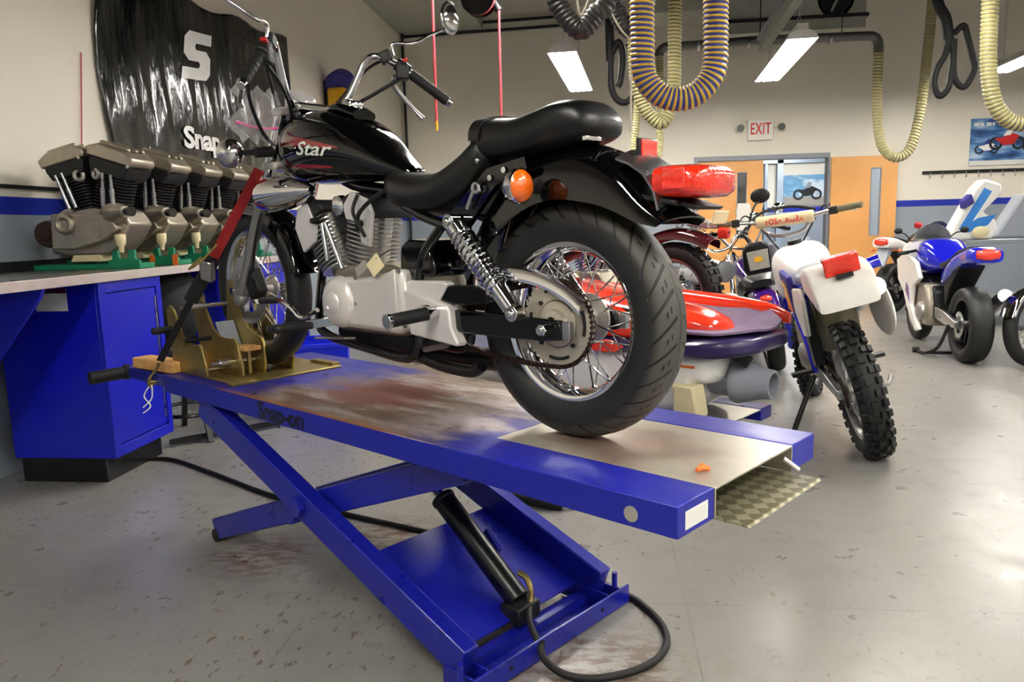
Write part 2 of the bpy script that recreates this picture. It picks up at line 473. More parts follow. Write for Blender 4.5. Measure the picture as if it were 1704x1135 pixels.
# ---------------------------------------------------------------- fluorescent fixtures
g = G('tube glow soft'); g.b.inputs['Emission Color'].default_value = (.95, .97, 1, 1); g.b.inputs['Emission Strength'].default_value = 30.; g.out('ffffff', .4)
g = G('tube glow'); g.b.inputs['Emission Color'].default_value = (1., .965, .90, 1)
g.b.inputs['Emission Strength'].default_value = 20.; g.out('ffffff', .4)
mat('reflector', 'f2f0ea', .35, var=.01)
def fixture(x, y0, y1, z=3.02, label='', n=4):
    L = y1-y0
    t = T('ceiling_light', label, 'light', (x, (y0+y1)/2, z), -.062, group='hanging fluorescent lights')
    h = MB()
    prof = [(-.155, 0), (-.13, .055), (-.06, .09), (.06, .09), (.13, .055), (.155, 0)]
    h.sheet([[(a, yy, b) for a, b in prof] for yy in (-L/2, L/2)], .004)
    for s in (-1, 1): h.prism(prof, (0, s*L/2, 0), (1, 0, 0), (0, 0, 1), .004)
    h.build('reflector_hood', 'reflector', t)
    MB().bb((-.055, -L/2, .092), (.055, L/2, .15)).build('ballast_box', 'white plastic', t)
    for q in (-.112, -.037, .037, .112):
        tb = MB().cyl((q, -L/2+.03, .012), (q, L/2-.03, .012), .022, None, 8)
        tb.build('tube', 'tube glow', t)
    for s in (-1, 1):
        c = MB()
        k = 0; zz_ = .15
        while zz_ < ZC-z-.03:
            c.torus((0, s*(L/2-.2), zz_), (1, 0, 0) if k % 2 else (0, 1, 0), .018, .004, 8, 4); zz_ += .045; k += 1
        c.build('hanging_chain', 'steel', t)
    return t
fixture(-.29, 8.45, 10.9, label='hanging fluorescent light at the far left, above the black passenger seat')
fixture(2.14, 8.4, 10.8, label='hanging fluorescent light above the exit sign')
fixture(5.06, 8.5, 11.0, label='hanging fluorescent light cut by the right edge of the photo')
fixture(-.46, 4.05, 6.47, label='hanging fluorescent light showing only its far end at the top edge')
fixture(2.3, 4.0, 6.4, label='hanging fluorescent light above the dirt bike, out of the photo')
fixture(5.06, 4.0, 6.4, label='hanging fluorescent light above the right edge motorcycle, out of the photo')
for x in (-.9, 2.1, 5.06):  # unseen lights; the left one is added as fill for floor and engines
    for y in ((-1.6,) if x < 0 else (-.2, -3.8)):
        fixture(x, y, y+2.4, label='unseen hanging fluorescent light added behind the camera')
t = T('ceiling_light', 'ceiling light of the room beyond the doorway', 'light', (3.8, 14.2, 2.6))
MB().bb((-.5, -.3, .05), (.5, .3, .14)).build('housing', 'white plastic', t)
MB().bb((-.45, -.26, .03), (.45, .26, .05)).build('diffuser', 'tube glow soft', t)
# ---------------------------------------------------------------- scissor lift
RZ = 2.5090            # heading of lift and cruiser
LO = V((.3488, 1.7312, 0))
MRZ = Matrix.Rotation(RZ, 3, 'Z')
def LP(x, y, z): return LO + MRZ @ V((x, y, z))      # lift coordinates -> room
def deck_material():
    g = G('worn deck')
    P = g.tc.outputs['Object']; x, y, z = g.sep(P)
    nrm = g.sep(g.n('ShaderNodeNewGeometry').outputs['Normal'])[2]
    n1 = g.noise(3.2, 5, P, (1, 1.8, 1), .6); n2 = g.noise(11, 6, P, (.45, 1.6, 1), .65); n3 = g.noise(60, 4, P, (.4, 1.5, 1))
    xx = g.math('ADD', x, g.math('MULTIPLY', g.math('SUBTRACT', n1, .5), .55))
    xx = g.math('ADD', xx, g.math('MULTIPLY', g.math('SUBTRACT', n2, .5), .35))
    worn = g.math('MULTIPLY', g.smooth(xx, .62, .80), g.smooth(g.math('ADD', xx, g.math('MULTIPLY', y, -.25)), 1.74, 1.5))
    worn = g.math('MULTIPLY', worn, g.smooth(nrm, .4, .7))
    base = g.ramp(n2, [(.3, '4a3a34'), (.43, '76624f'), (.52, '938076'), (.6, 'aea6a6'), (.72, '8a7688')])
    dx = g.math('SUBTRACT', x, 1.33); dy = g.math('SUBTRACT', y, .02)
    rr = g.math('SQRT', g.math('ADD', g.math('MULTIPLY', g.math('MULTIPLY', dx, dx), 1.), g.math('MULTIPLY', g.math('MULTIPLY', dy, dy), 1.6)))
    red = g.math('MULTIPLY', g.smooth(g.math('ADD', rr, g.math('MULTIPLY', g.math('SUBTRACT', n2, .5), .5)), .38, .12), .85)
    base = g.mix(red, base, '74201a')
    sil = g.math('MULTIPLY', g.smooth(g.math('ADD', x, g.math('MULTIPLY', g.math('SUBTRACT', n2, .5), .6)), 1.05, .8), g.smooth(n3, .3, .6))
    base = g.mix(g.math('MULTIPLY', sil, .75), base, 'b0a6ac')
    blue = g.mix(n1, '10188a', '18219c')
    scuff = g.math('MULTIPLY', g.smooth(n2, .52, .66), g.math('MULTIPLY', g.smooth(nrm, .4, .7), g.smooth(x, 1.1, 2.0)))
    blue = g.mix(g.math('MULTIPLY', scuff, .55), blue, '3a3058')
    c = g.mix(worn, blue, base)
    # rust line along the near edge
    ed = g.math('MULTIPLY', g.smooth(y, .300, .336), g.math('MULTIPLY', g.smooth(x, .75, 1.0), g.smooth(xx, 1.95, 1.7)))
    ed = g.math('MULTIPLY', ed, g.smooth(nrm, .4, .8))
    c = g.mix(g.math('MULTIPLY', ed, .9), c, '9a5a30')
    g.bump(n2, .08, .004)
    g.out(c, g.math('ADD', g.math('MULTIPLY', n2, .3), .2)); g.put(g.b.inputs['Metallic'], g.math('MULTIPLY', worn, .25))
deck_material()
def panel_material():
    g = G('scuffed panel'); P = g.tc.outputs['Object']; x, y, z = g.sep(P)
    n1 = g.noise(5, 5, P, (1, 1.4, 1)); n2 = g.noise(30, 5, P, (.4, 1.5, 1))
    c = g.mix(n2, '9a9484', 'bdb8aa')
    dx = g.math('SUBTRACT', x, .33); dy = g.math('SUBTRACT', y, .02)
    rr = g.math('SQRT', g.math('ADD', g.math('MULTIPLY', dx, dx), g.math('MULTIPLY', g.math('MULTIPLY', dy, dy), 2.5)))
    st = g.smooth(g.math('ADD', rr, g.math('MULTIPLY', g.math('SUBTRACT', n1, .5), .5)), .34, .1)
    c = g.mix(g.math('MULTIPLY', st, .7), c, '79564c')
    g.out(c, g.math('ADD', g.math('MULTIPLY', n2, .2), .24), .45)
panel_material()
def tread_material():
    g = G('tread plate'); P = g.tc.outputs['Object']
    v = g.n('ShaderNodeTexChecker'); v.inputs['Scale'].default_value = 34
    mp = g.n('ShaderNodeMapping'); mp.inputs['Rotation'].default_value = (0, 0, .785); g.l(P, mp.inputs[0]); g.l(mp.outputs[0], v.inputs['Vector'])
    c = g.mix(v.outputs['Fac'], '6e6a50', '9c977c'); g.bump(v.outputs['Fac'], .7, .004); g.out(c, .4, .6)
tread_material()

lift = T('motorcycle_lift', 'blue scissor lift raised under the black cruiser', 'lift', LO, RZ)
ZD = .6752; W2 = .339
m = MB()
m.bb((.632, -W2, ZD-.005), (2.33, W2, ZD)); m.bb((2.325, -W2, ZD-.068), (2.33, W2, ZD-.004))
for s, w in ((1, .146), (-1, .138)):
    y0, y1 = s*(W2-w), s*W2
    m.bb((0, y0, ZD-.0685), (2.33, y1, ZD))
m.build('deck', 'worn deck', lift, bev=.007)
pn = MB().bb((-.002, -.2, ZD-.006), (.634, .192, ZD-.001))
for y in (-.2, .188): pn.bb((-.002, y, ZD-.068), (.634, y+.004, ZD-.005))
pn = pn.build('drop_out_panel', 'scuffed panel', lift, bev=.0015)
rp = MB().prism([(-.075, -.0735), (-.07, -.069), (.5, -.066), (.5, -.07)], (0, .185, ZD), (1, 0, 0), (0, 0, 1), .38).build('folding_ramp', 'tread plate', lift)
MB().cyl((-.03, -.17, ZD-.05), (.0, -.15, ZD-.022), .006, None, 8).build('ramp_pin', 'steel', rp)
MB().bb((.012, .197, ZD-.062), (.018, .2, ZD-.004)).build('panel_gasket', 'rubber', pn)
MB().bb((-.0015, .222, ZD-.056), (.002, .312, ZD-.018)).build('rating_label', 'label white', lift)
MB().cyl((.109, .338, ZD-.04), (.109, .341, ZD-.04), .017, None, 20).build('hole_disc', 'label grey', lift)  # flush grey disc stands in for a hole showing the floor behind
text('Snap-on', .078, (1.46, .3405, ZD-.036), (-1, 0, 0), (0, 0, 1), 'ink', 'lettering', lift, bold=.0022, spacing=.95, sx=1.15)
# scissor arms: outer pair with a tray between, inner pair crossing it
def arm(a, b, y, w, h, name, inner=False):
    r = MB().bar((a[0], y, a[1]), (b[0], y, b[1]), w, h, up=(0, 1, 0)) if False else MB()
    d = V((b[0]-a[0], 0, b[1]-a[1])).normalized(); n = V((-d.z, 0, d.x))
    P = [(V((a[0], 0, a[1]))-n*h/2), (V((b[0], 0, b[1]))-n*h/2), (V((b[0], 0, b[1]))+n*h/2), (V((a[0], 0, a[1]))+n*h/2)]
    r.xz([(p.x, p.z) for p in P], y-w/2, y+w/2)
    return r.build(name, 'blue paint', lift, bev=.005)
OA, OB = (.655, .075), (2.06, .59)
IA, IB = (2.16, .05), (.70, .595)
for s in (1, -1): arm(OA, OB, s*.302, .055, .098, 'outer_arm')
for s in (1, -1): arm(IA, IB, s*.242, .05, .088, 'inner_arm')
d = V((OB[0]-OA[0], 0, OB[1]-OA[1])).normalized(); n = V((-d.z, 0, d.x)); a0 = V((OA[0], 0, OA[1]))
t0, t1 = .07, .52
q = [a0+d*t0-n*.045, a0+d*t1-n*.045, a0+d*t1-n*.038, a0+d*t0-n*.038]
MB().xz([(p.x, p.z) for p in q], -.275, .275).build('arm_tray', 'blue paint', lift)
for s in (1, -1): MB().cyl((1.40, s*.21, .345), (1.40, s*.345, .345), .022, None, 16).cyl((1.40, s*.333, .345), (1.40, s*.35, .345), .036, None, 6).build('pivot_bolt', 'blue paint', lift)
MB().cyl((1.46, .262, .292), (1.46, .335, .292), .026, None, 8).build('pivot_knob', 'blue paint', lift, bev=.004)
MB().cyl((2.15, -.27, .028), (2.15, .27, .028), .027, None, 16).build('foot_roller', 'dark metal', lift)
MB().cyl((1.17, -.23, .425), (1.17, .23, .425), .026, None, 14).build('cross_tube', 'blue paint', lift)
cyl = MB().cyl((.745, 0, .105), (1.07, 0, .352), .037, None, 24).cyl((1.06, 0, .345), (1.075, 0, .356), .04, None, 24).build('hydraulic_cylinder', 'satin black', lift, bev=.003)
MB().cyl((1.06, 0, .345), (1.175, 0, .432), .016, None, 14).build('piston_rod', 'chrome', cyl)
MB().bb((.70, -.05, .05), (.775, .05, .105)).build('cylinder_clevis', 'dark metal', cyl, bev=.006)
MB().tube([(.785, -.045, .165), (.755, -.052, .15), (.73, -.04, .115), (.705, .0, .09)], .0095, 8).build('hose_fitting', 'gold zinc', cyl)
mm = MB(); mm.bar((.86, -.04, .215), (.93, -.055, .26), .02, .03); mm.build('lock_pawl', 'blue paint', lift, bev=.003)
# base frame
m = MB()
m.bb((.594, -.368, .003), (.602, .345, .064)); m.bb((.602, -.36, .0), (.70, .335, .006))
m.bb((.69, -.27, .03), (.735, .27, .036)); m.bb((.69, -.27, .006), (.696, .27, .036)); m.bb((.73, -.27, .006), (.736, .27, .036))
for s in (1, -1):
    m.bb((.61, s*.272-.004, .004), (.80, s*.272+.004, .06))
    m.bb((.61, s*.332-.004, .004), (.72, s*.332+.004, .06))
bf = m.build('base_frame', 'blue paint', lift, bev=.002)
for s in (1, -1): MB().cyl((.63, s*.345+.008, .02), (.63, s*.345+.008, .105), .009, None, 12).build('base_pin', 'blue paint', lift)
MB().cyl((.592, .075, .045), (.604, .075, .045), .017, None, 16).build('hose_grommet', 'rubber', lift)
for y in (.2, -.22): MB().cyl((.591, y, .035), (.595, y, .035), .006, None, 8).build('flange_hole', 'ink', lift)
# front tie-down bar with handle
bar = MB().bb((2.33, .288, ZD-.052), (2.74, .336, ZD-.004)).build('tie_down_bar', 'blue paint', lift, bev=.004)
gp = MB().cyl((2.715, .33, ZD-.03), (2.715, .485, ZD-.034), .027, None, 18).cyl((2.715, .32, ZD-.03), (2.715, .345, ZD-.03), .033, None, 18).build('handle_grip', 'black plastic', bar, bev=.003)
MB().cyl((2.43, .336, ZD-.04), (2.43, .362, ZD-.04), .012, None, 12).build('eye_bolt', 'gold zinc', bar)
for x, y in ((1.79, .09), (1.79, -.06), (1.69, .30)): MB().cyl((x, y, ZD-.001), (x, y, ZD+.0006), .011, None, 12).build('bolt_hole', 'ink', lift)

# hydraulic hose along the floor, looped behind the flange
P = [LP(.70, .005, .088), LP(.66, .045, .075), LP(.60, .075, .046), LP(.56, .095, .022), LP(.49, .10, .012), LP(.42, .065, .011), LP(.362, -.02, .011), LP(.338, -.12, .011), LP(.36, -.215, .011), LP(.425, -.295, .011), LP(.52, -.355, .011), LP(.63, -.39, .011), LP(.95, -.42, .011), LP(1.35, -.36, .011), V((-.76, 2.927, .011)), V((-1.45, 3.25, .011)), V((-2.0, 3.62, .011)), V((-2.33, 3.83, .011)), V((-2.5, 3.84, .011))]
tag(MB().tube(P, .0105, 10, sm=8).build('hydraulic_hose', 'rubber'), 'long black rubber hose looping on the floor behind the scissor lift', 'hose')
# another lift ramp wheel / hose end lying under the deck
P = [V((-.40, 3.3, .02)), V((-.33, 3.24, .03)), V((-.25, 3.2, .03)), V((-.17, 3.2, .02))]
o = tag(MB().tube(P, .026, 10).build('air_chuck', 'rubber'), 'short black hose end on the floor beyond the raised lift', 'hose end')
MB().cyl(P[-1], P[-1]+V((.05, .01, .0)), .012, None, 10).build('chuck_tip', 'steel', o)

# wheel chock (front cradle)
CK = T('wheel_chock', 'gold zinc wheel chock clamped round the front tyre', 'wheel chock', LP(0, 0, ZD), RZ)
m = MB(); m.bb((1.87, -.19, 0), (2.42, .27, .008)); m.bb((1.86, .19, 0), (1.90, .29, .012)); m.bb((1.90, -.20, .0), (2.06, -.165, .018))
m.build('base_plate', 'gold zinc', CK, bev=.002)
prof = [(2.14, .0), (1.985, .0), (1.972, .04), (1.975, .12), (1.99, .14), (2.04, .152), (2.09, .172), (2.125, .21), (2.145, .27), (2.16, .33), (2.185, .362), (2.215, .36), (2.235, .33), (2.245, .27), (2.255, .2), (2.27, .14), (2.27, .1), (2.22, .075), (2.17, .045)]
def plate(y, sc, dx, rot=0.):
    MB().xz([(1.985+dx+sc*((x-1.985)*cos(rot)+z*sin(rot)), max(0, sc*(z*cos(rot)-(x-1.985)*sin(rot)))+.008) for x, z in prof], y-.005, y+.005).build('cheek_plate', 'gold zinc', CK, bev=.002)
plate(.088, 1, 0); plate(-.034, 1, 0); plate(.178, 1.08, .0, .30); plate(.268, .92, .11, .30)
for (x, z), y0, y1, r, mm in (((2.24, .27), .09, .29, .008, 'steel'), ((2.05, .06), .09, .27, .009, 'steel'), ((2.22, .14), .09, .29, .008, 'dark metal'), ((2.12, .03), -.03, .26, .008, 'steel')):
    MB().cyl((x, y0, z), (x, y1, z), r, None, 12).build('clamp_rod', mm, CK)
for (x, z), y0, y1 in (((2.24, .27), .20, .25), ((2.05, .06), .195, .24), ((2.22, .14), .15, .172)):
    MB().cyl((x, y0, z), (x, y1, z), .018, None, 14).build('spacer_sleeve', 'steel' if z != .14 else 'gold zinc', CK)
h = MB().cyl((2.32, .28, .18), (2.32, .37, .18), .014, None, 12).build('crank_knob', 'black plastic', CK, bev=.003)
MB().bar((2.32, .285, .185), (2.22, .285, .13), .012, .02).build('crank_arm', 'gold zinc', CK)
mm = MB().bb((2.0, .135, .012), (2.012, .147, .1)).build('support_leg', 'gold zinc', CK)
MB().box((2.17, .132, .15), (.014, .075, .12), (0, .5, 0)).build('back_pad', 'grey paint', CK, bev=.003)
MB().box((2.02, .14, .112), (.09, .07, .016), (0, 0, .1)).build('wooden_shim', 'wood', CK, bev=.002)
# wood block resting on the bar and the deck edge
wb = MB().box((0, 0, 0), (.30, .085, .045)).build('wood_block', 'wood', bev=.005)
wb.location = LP(2.47, .285, ZD+.0235); wb.rotation_euler = (0, 0, RZ+.12)
tag(wb, 'short sawn wood block lying at the front corner of the lift', 'wood block')
# orange ear plugs
o = MB(); o.tube([(-.016, .0, .006), (0, .004, .008), (.016, -.003, .006)], [.005, .0075, .006], 8, sm=4); o.ball((.004, .008, .011), (.008, .006, .006), 10)
o = o.build('ear_plug', 'orange'); o.location = LP(.069, .116, ZD); o.rotation_euler = (0, 0, .5)
tag(o, 'small orange foam scrap on the silver ramp panel', 'foam scrap')
# ---------------------------------------------------------------- wheels
def tread_rear():
    g = G('rear tread'); uv = g.sep(g.tc.outputs['UV']); u, v = uv[0], uv[1]
    s = g.math('ABSOLUTE', g.math('SUBTRACT', v, .5))
    def band(x, wd): return g.smooth(g.math('ABSOLUTE', g.math('SUBTRACT', g.math('FRACT', x), .5)), wd, wd*.55)
    ph = g.math('ADD', g.math('MULTIPLY', u, 30), g.math('MULTIPLY', g.math('POWER', s, 1.4), 7.))
    inz = g.math('MULTIPLY', g.smooth(s, .035, .05), g.smooth(s, .295, .27))
    gr = g.math('MULTIPLY', band(ph, .085), inz)
    p2 = g.math('ADD', ph, .5)
    sip = g.math('MULTIPLY', band(p2, .13), g.math('ADD', g.smooth(g.math('ABSOLUTE', g.math('SUBTRACT', s, .10)), .009, .005), g.smooth(g.math('ABSOLUTE', g.math('SUBTRACT', s, .145)), .009, .005)))
    cen = g.smooth(g.math('ABSOLUTE', g.math('ADD', g.math('SUBTRACT', v, .5), g.math('MULTIPLY', g.math('SINE', g.math('MULTIPLY', u, 94)), .006))), .006, .004)
    k = g.math('MINIMUM', g.math('ADD', g.math('ADD', gr, sip), cen), 1)
    n = g.noise(30, 5)
    crown = g.smooth(s, .29, .2)
    c = g.mix(crown, g.mix(n, '101011', '1b1b1c'), g.mix(n, '3a3832', '4c4942'))
    c = g.mix(k, c, '060606')
    g.bump(g.math('SUBTRACT', 1, k), .9, .006)
    g.out(c, g.math('ADD', g.math('MULTIPLY', n, .2), .45))
tread_rear()
def tyre(parent, R, w, rr, m='tyre rubber', knobs=0, n=64):
    hp = [(.36, 0), (.43, .10), (.49, .30), (.5, .5), (.475, .70), (.41, .84), (.30, .93), (.16, .983), (0, 1)]
    prof = [(rr+(R-rr)*b, -w*a) for a, b in hp]+[(rr+(R-rr)*b, w*a) for a, b in hp[-2::-1]]
    L = [0]
    for a, b in zip(prof, prof[1:]): L.append(L[-1]+math.dist(a, b))
    uv = [k/L[-1] for k in L]
    mb = MB()
    mb.lathe(prof, (0, 0, 0), (0, 1, 0), n, cap=False, uv=uv)
    if knobs:
        for i in range(knobs):
            a = 2*pi*i/knobs
            for y, r_, yy, wd in (((-.2, .2), 1.0, 0, .9), ((-.40,), .93, -.5, 1), ((.40,), .93, .5, 1)) if i % 2 else (((0,), 1.01, 0, 1.1), ((-.36,), .945, -.4, 1), ((.36,), .945, .4, 1)):
                for q in y:
                    rad = rr+(R-rr)*r_; tilt = q*1.5
                    c = V((cos(a)*rad, q*w, sin(a)*rad))
                    M = Matrix.Translation(c) @ Matrix.Rotation(-a, 4, 'Y') @ Matrix.Rotation(tilt, 4, 'Z') @ Matrix.Diagonal((.022, .026*wd, 2*pi*R/knobs*.62, 1))
                    bmesh.ops.create_cube(mb.bm, size=1, matrix=M)
    return mb.build('tyre', m, parent, sharp=50)
def wheel(root, name, c, R, w, rr, rim='chrome', tyre_m='tyre rubber', knobs=0, spokes=0, cast=0, hub=(.045, .06), hubm='cast alu', disc=None, roty=0, steer=0, rimw=.75):
    mb = MB()
    a = w*rimw/2
    prof = [(rr+.012, -a-.003), (rr+.012, -a), (rr-.004, -a+.006), (rr-.014, -a*.55), (rr-.018, 0), (rr-.014, a*.55), (rr-.004, a-.006), (rr+.012, a), (rr+.012, a+.003), (rr+.006, a+.003), (rr-.012, a-.004), (rr-.022, a*.5), (rr-.026, 0), (rr-.022, -a*.5), (rr-.012, -a+.004), (rr+.006, -a-.003)]
    mb.lathe(prof, (0, 0, 0), (0, 1, 0), 64, closed=True)
    if cast:
        for k in range(cast):
            t = 2*pi*k/cast
            mb.bar((cos(t)*.04, 0, sin(t)*.04), (cos(t)*(rr-.015), 0, sin(t)*(rr-.015)), .022, .045, up=(0, 1, 0))
    o = mb.build(name, rim, root); o.location = c; o.rotation_euler = (0, roty, steer)
    tyre(o, R, w, rr, tyre_m, knobs)
    h = MB(); hr, hw = hub
    h.lathe([(.012, -hw-.01), (.02, -hw-.008), (hr*.7, -hw), (hr, -hw+.004), (hr, -hw+.012), (hr*.62, -hw+.02), (hr*.55, 0), (hr*.62, hw-.02), (hr, hw-.012), (hr, hw-.004), (hr*.7, hw), (.02, hw+.008), (.012, hw+.01)], (0, 0, 0), (0, 1, 0), 32)
    h.build('hub', hubm, o)
    if disc:
        d = MB(); r0, yd = disc
        d.lathe([(r0, -.0022), (r0, .0022), (r0*.66, .0022), (r0*.66, -.0022)], (0, yd, 0), (0, 1, 0), 40, closed=True)
        for k in range(5):
            t = 2*pi*k/5
            d.bar((cos(t)*.03, yd, sin(t)*.03), (cos(t)*r0*.68, yd, sin(t)*r0*.68), .004, .02, up=(0, 1, 0))
        d.build('brake_disc', 'steel', o)
    if spokes:
        base = []
        for sd in (-1, 1):
            for tg in (-1, 1):
                p0 = V((hr*.93, sd*(hw-.008), tg*.0)); ang = tg*.42
                p1 = V((cos(ang)*(rr-.022), sd*.006, sin(ang)*(rr-.022)))
                b = MB().cyl(p0, p1, .0021, None, 5).cyl(p1-(p1-p0)*.07, p1, .0036, None, 6).build('spoke', 'chrome', o)
                base.append((b, sd, tg))
        nper = spokes//4
        for i, (b, sd, tg) in enumerate(base):
            off = (2*pi/nper)*(i/4.)
            b.matrix_local = Matrix.Rotation(off, 4, 'Y')
            for k in range(1, nper): inst(b, o, Matrix.Rotation(off+2*pi*k/nper, 4, 'Y'))
    return o
def ring(x, y0, zb, zt, hw, n=28, e=.75, f=.85):
    zm, hz = (zb+zt)/2, (zt-zb)/2; R = []
    for k in range(n):
        t = 2*pi*k/n; c, s = cos(t), sin(t)
        R.append(V((x, y0+hw*math.copysign(abs(c)**e, c), zm+hz*math.copysign(abs(s)**f, s))))
    return R
def lerp_table(T_, x):
    T_ = sorted(T_)
    if x <= T_[0][0]: return T_[0][1:]
    for a, b in zip(T_, T_[1:]):
        if x <= b[0]:
            t = (x-a[0])/(b[0]-a[0]); return tuple(p+(q-p)*t for p, q in zip(a[1:], b[1:]))
    return T_[-1][1:]
def smooth_table(T_, n=4):
    P = spline([V(t) if len(t) == 3 else V(t) for t in T_], n) if len(T_[0]) <= 4 else T_
    return [tuple(p) for p in P]
def loft(T_, n=28, e=.75, f=.85, y0=0, sm=4):
    """T_: list of (x, z bottom, z top, half width)"""
    return MB().quadring([ring(x, y0, zb, zt, hw, n, e, f) for x, zb, zt, hw in smooth_table(T_, sm)])
def fender(crown, edge, hw, n=40, m=12, ex=.6, t=.004):
    C = spline([(a, 0, b) for a, b in crown], 6); E = spline([(a, 0, b) for a, b in edge], 6)
    def res(P):
        out = []
        for i in range(n+1):
            x = i/n*(len(P)-1); k = min(int(x), len(P)-2); out.append(P[k]+(P[k+1]-P[k])*(x-k))
        return out
    C, E = res(C), res(E); grid = []
    for c, e in zip(C, E):
        row = []
        for j in range(m+1):
            a = -pi/2+pi*j/m; k = cos(a)**ex if cos(a) > 1e-9 else 0
            p = e+(c-e)*k; row.append(V((p.x, hw*sin(a), p.z)))
        grid.append(row)
    return MB().sheet(grid, t)

# ---------------------------------------------------------------- black cruiser on the lift
BK = T('motorcycle', 'black cruiser motorcycle with chrome trim strapped on the blue lift', 'motorcycle', (-.0405, 1.9818, ZD), RZ)
mat('sprocket steel', 'b3ab9b', .4, .45, var=.1)
rw = wheel(BK, 'rear_wheel', (.02, 0, .303), .305, .13, .205, tyre_m='rear tread', spokes=36, hub=(.068, .055), rimw=.7)
m = MB()
m.lathe([(.062, .078), (.107, .078), (.107, .084), (.062, .084)], (0, 0, 0), (0, 1, 0), 44, closed=True)
m.lathe([(.062, .080), (.058, .088), (.04, .092), (.036, .105), (.02, .108), (.018, .06), (.062, .06)], (0, 0, 0), (0, 1, 0), 36, closed=True)
for k in range(43):
    a = 2*pi*k/43; M = Matrix.Rotation(a, 4, 'Y') @ Matrix.Translation((.109, .081, 0)) @ Matrix.Diagonal((.008, .005, .008, 1))
    bmesh.ops.create_cube(m.bm, size=1, matrix=M)
sp = m.build('rear_sprocket', 'sprocket steel', rw)
m = MB()
for k in range(4):
    a = pi/4+k*pi/2
    m.cyl((cos(a)*.072, .083, sin(a)*.072), (cos(a)*.072, .09, sin(a)*.072), .006, None, 6)
    P = [(cos(a+.35+q*.09)*.088, .0848, sin(a+.35+q*.09)*.088) for q in range(9)]
    m.tube(P, .0045, 6, sm=0)
m.build('sprocket_slots', 'dark metal', rw)
m = MB(); m.tube([(cos(a)*.2165, .0465, sin(a)*.2165) for a in [2*pi*k/60 for k in range(60)]], .0016, 5, closed=True, sm=0)
m.build('rim_pinstripe', 'red', rw)
MB().cyl((.20, .0605, -.135), (.20, .0625, -.135), .007, None, 14).build('tyre_dot', 'yellow', rw).matrix_local = Matrix.Translation((-.02, 0, -.03))
fw = wheel(BK, 'front_wheel', (1.60, 0, .333), .305, .09, .232, spokes=36, hub=(.05, .05), disc=(.135, .062), rimw=.72)
# chain
m = MB(); c0, r0, c1, r1 = (.02, .303), .110, (.475, .295), .042
path = []
for k in range(22): a = pi/2+pi*k/21; path.append((c0[0]-0+cos(a+0)*-r0*-1, c0[1]+sin(a)*r0)) if False else path.append((c0[0]+cos(a)*r0, c0[1]+sin(a)*r0))
lo = [(c0[0]+(c1[0]-c0[0])*t, c0[1]-r0+(c1[1]-r1-c0[1]+r0)*t-.022*sin(pi*t)) for t in [i/30 for i in range(1, 30)]]
fr = [(c1[0]+cos(a)*r1, c1[1]+sin(a)*r1) for a in [-pi/2+pi*k/8 for k in range(9)]]
hi = [(c1[0]+(c0[0]-c1[0])*t, c1[1]+r1+(c0[1]+r0-c1[1]-r1)*t) for t in [i/30 for i in range(1, 30)]]
path += lo+fr+hi
acc = [0]; cl = path+[path[0]]
for a, b in zip(cl, cl[1:]): acc.append(acc[-1]+math.dist(a, b))
N = 104
def at(s):
    for i in range(len(acc)-1):
        if s <= acc[i+1]:
            t = (s-acc[i])/(acc[i+1]-acc[i]+1e-9); return V((cl[i][0]+(cl[i+1][0]-cl[i][0])*t, .0815, cl[i][1]+(cl[i+1][1]-cl[i][1])*t))
    return V((cl[0][0], .0815, cl[0][1]))
for k in range(N):
    a = at(acc[-1]*k/N); b = at(acc[-1]*(k+.86)/N); dy = .0055 if k % 2 else .0035
    for s in (1, -1): m.bar(a+V((0, s*dy, 0)), b+V((0, s*dy, 0)), .0022, .012, up=(0, 1, 0)) if False else m.quadring([[p+V((0, s*dy-.001, 0))+q for q in (V((0, 0, -.0058)), V((0, .002, -.0058)), V((0, .002, .0058)), V((0, 0, .0058)))] for p in (a-(b-a)*.15, b+(b-a)*.15)])
    m.cyl(a-V((0, .008, 0)), a+V((0, .008, 0)), .0042, None, 7)
m.build('drive_chain', 'chain', BK)
# swingarm, axle, guards
for s in (1, -1):
    MB().xz([(.56, .268), (.56, .318), (.30, .327), (-.02, .318), (-.032, .27), (.05, .262), (.30, .262)], s*.105, s*.128).build('swingarm', 'gloss black', BK, bev=.004)
    ax = MB(); ax.cyl((.02, s*.12, .294), (.02, s*.15, .294), .016, None, 6); ax.cyl((.02, s*.148, .294), (.02, s*.158, .294), .01, None, 12)
    ax.build('axle_nut', 'chrome', BK, bev=.002)
    MB().bb((-.055, s*.112, .272), (-.032, s*.13, .316)).build('chain_adjuster', 'steel', BK, bev=.002)
MB().xz([(.41, .335), (.40, .375), (.375, .392), (.30, .395), (.22, .385), (.22, .35), (.30, .34)], .1, .128).build('chain_guard', 'gloss black', BK, bev=.004)
cg = MB(); C = spline([(.26, 0, .415), (.18, 0, .44), (.10, 0, .437), (.02, 0, .417), (-.04, 0, .388), (-.075, 0, .362)], 5)
cg.sheet([[p+V((0, y, z)) for y, z in ((.062, -.006), (.07, .0), (.09, .004), (.108, .0), (.114, -.012), (.115, -.03))] for p in C], .002).build('chrome_chain_guard', 'chrome', BK)
MB().xz([(.56, .352), (.555, .39), (.535, .402), (.385, .404), (.37, .395), (.41, .345)], .10, .135).build('silver_side_box', 'silver paint', BK, bev=.006)
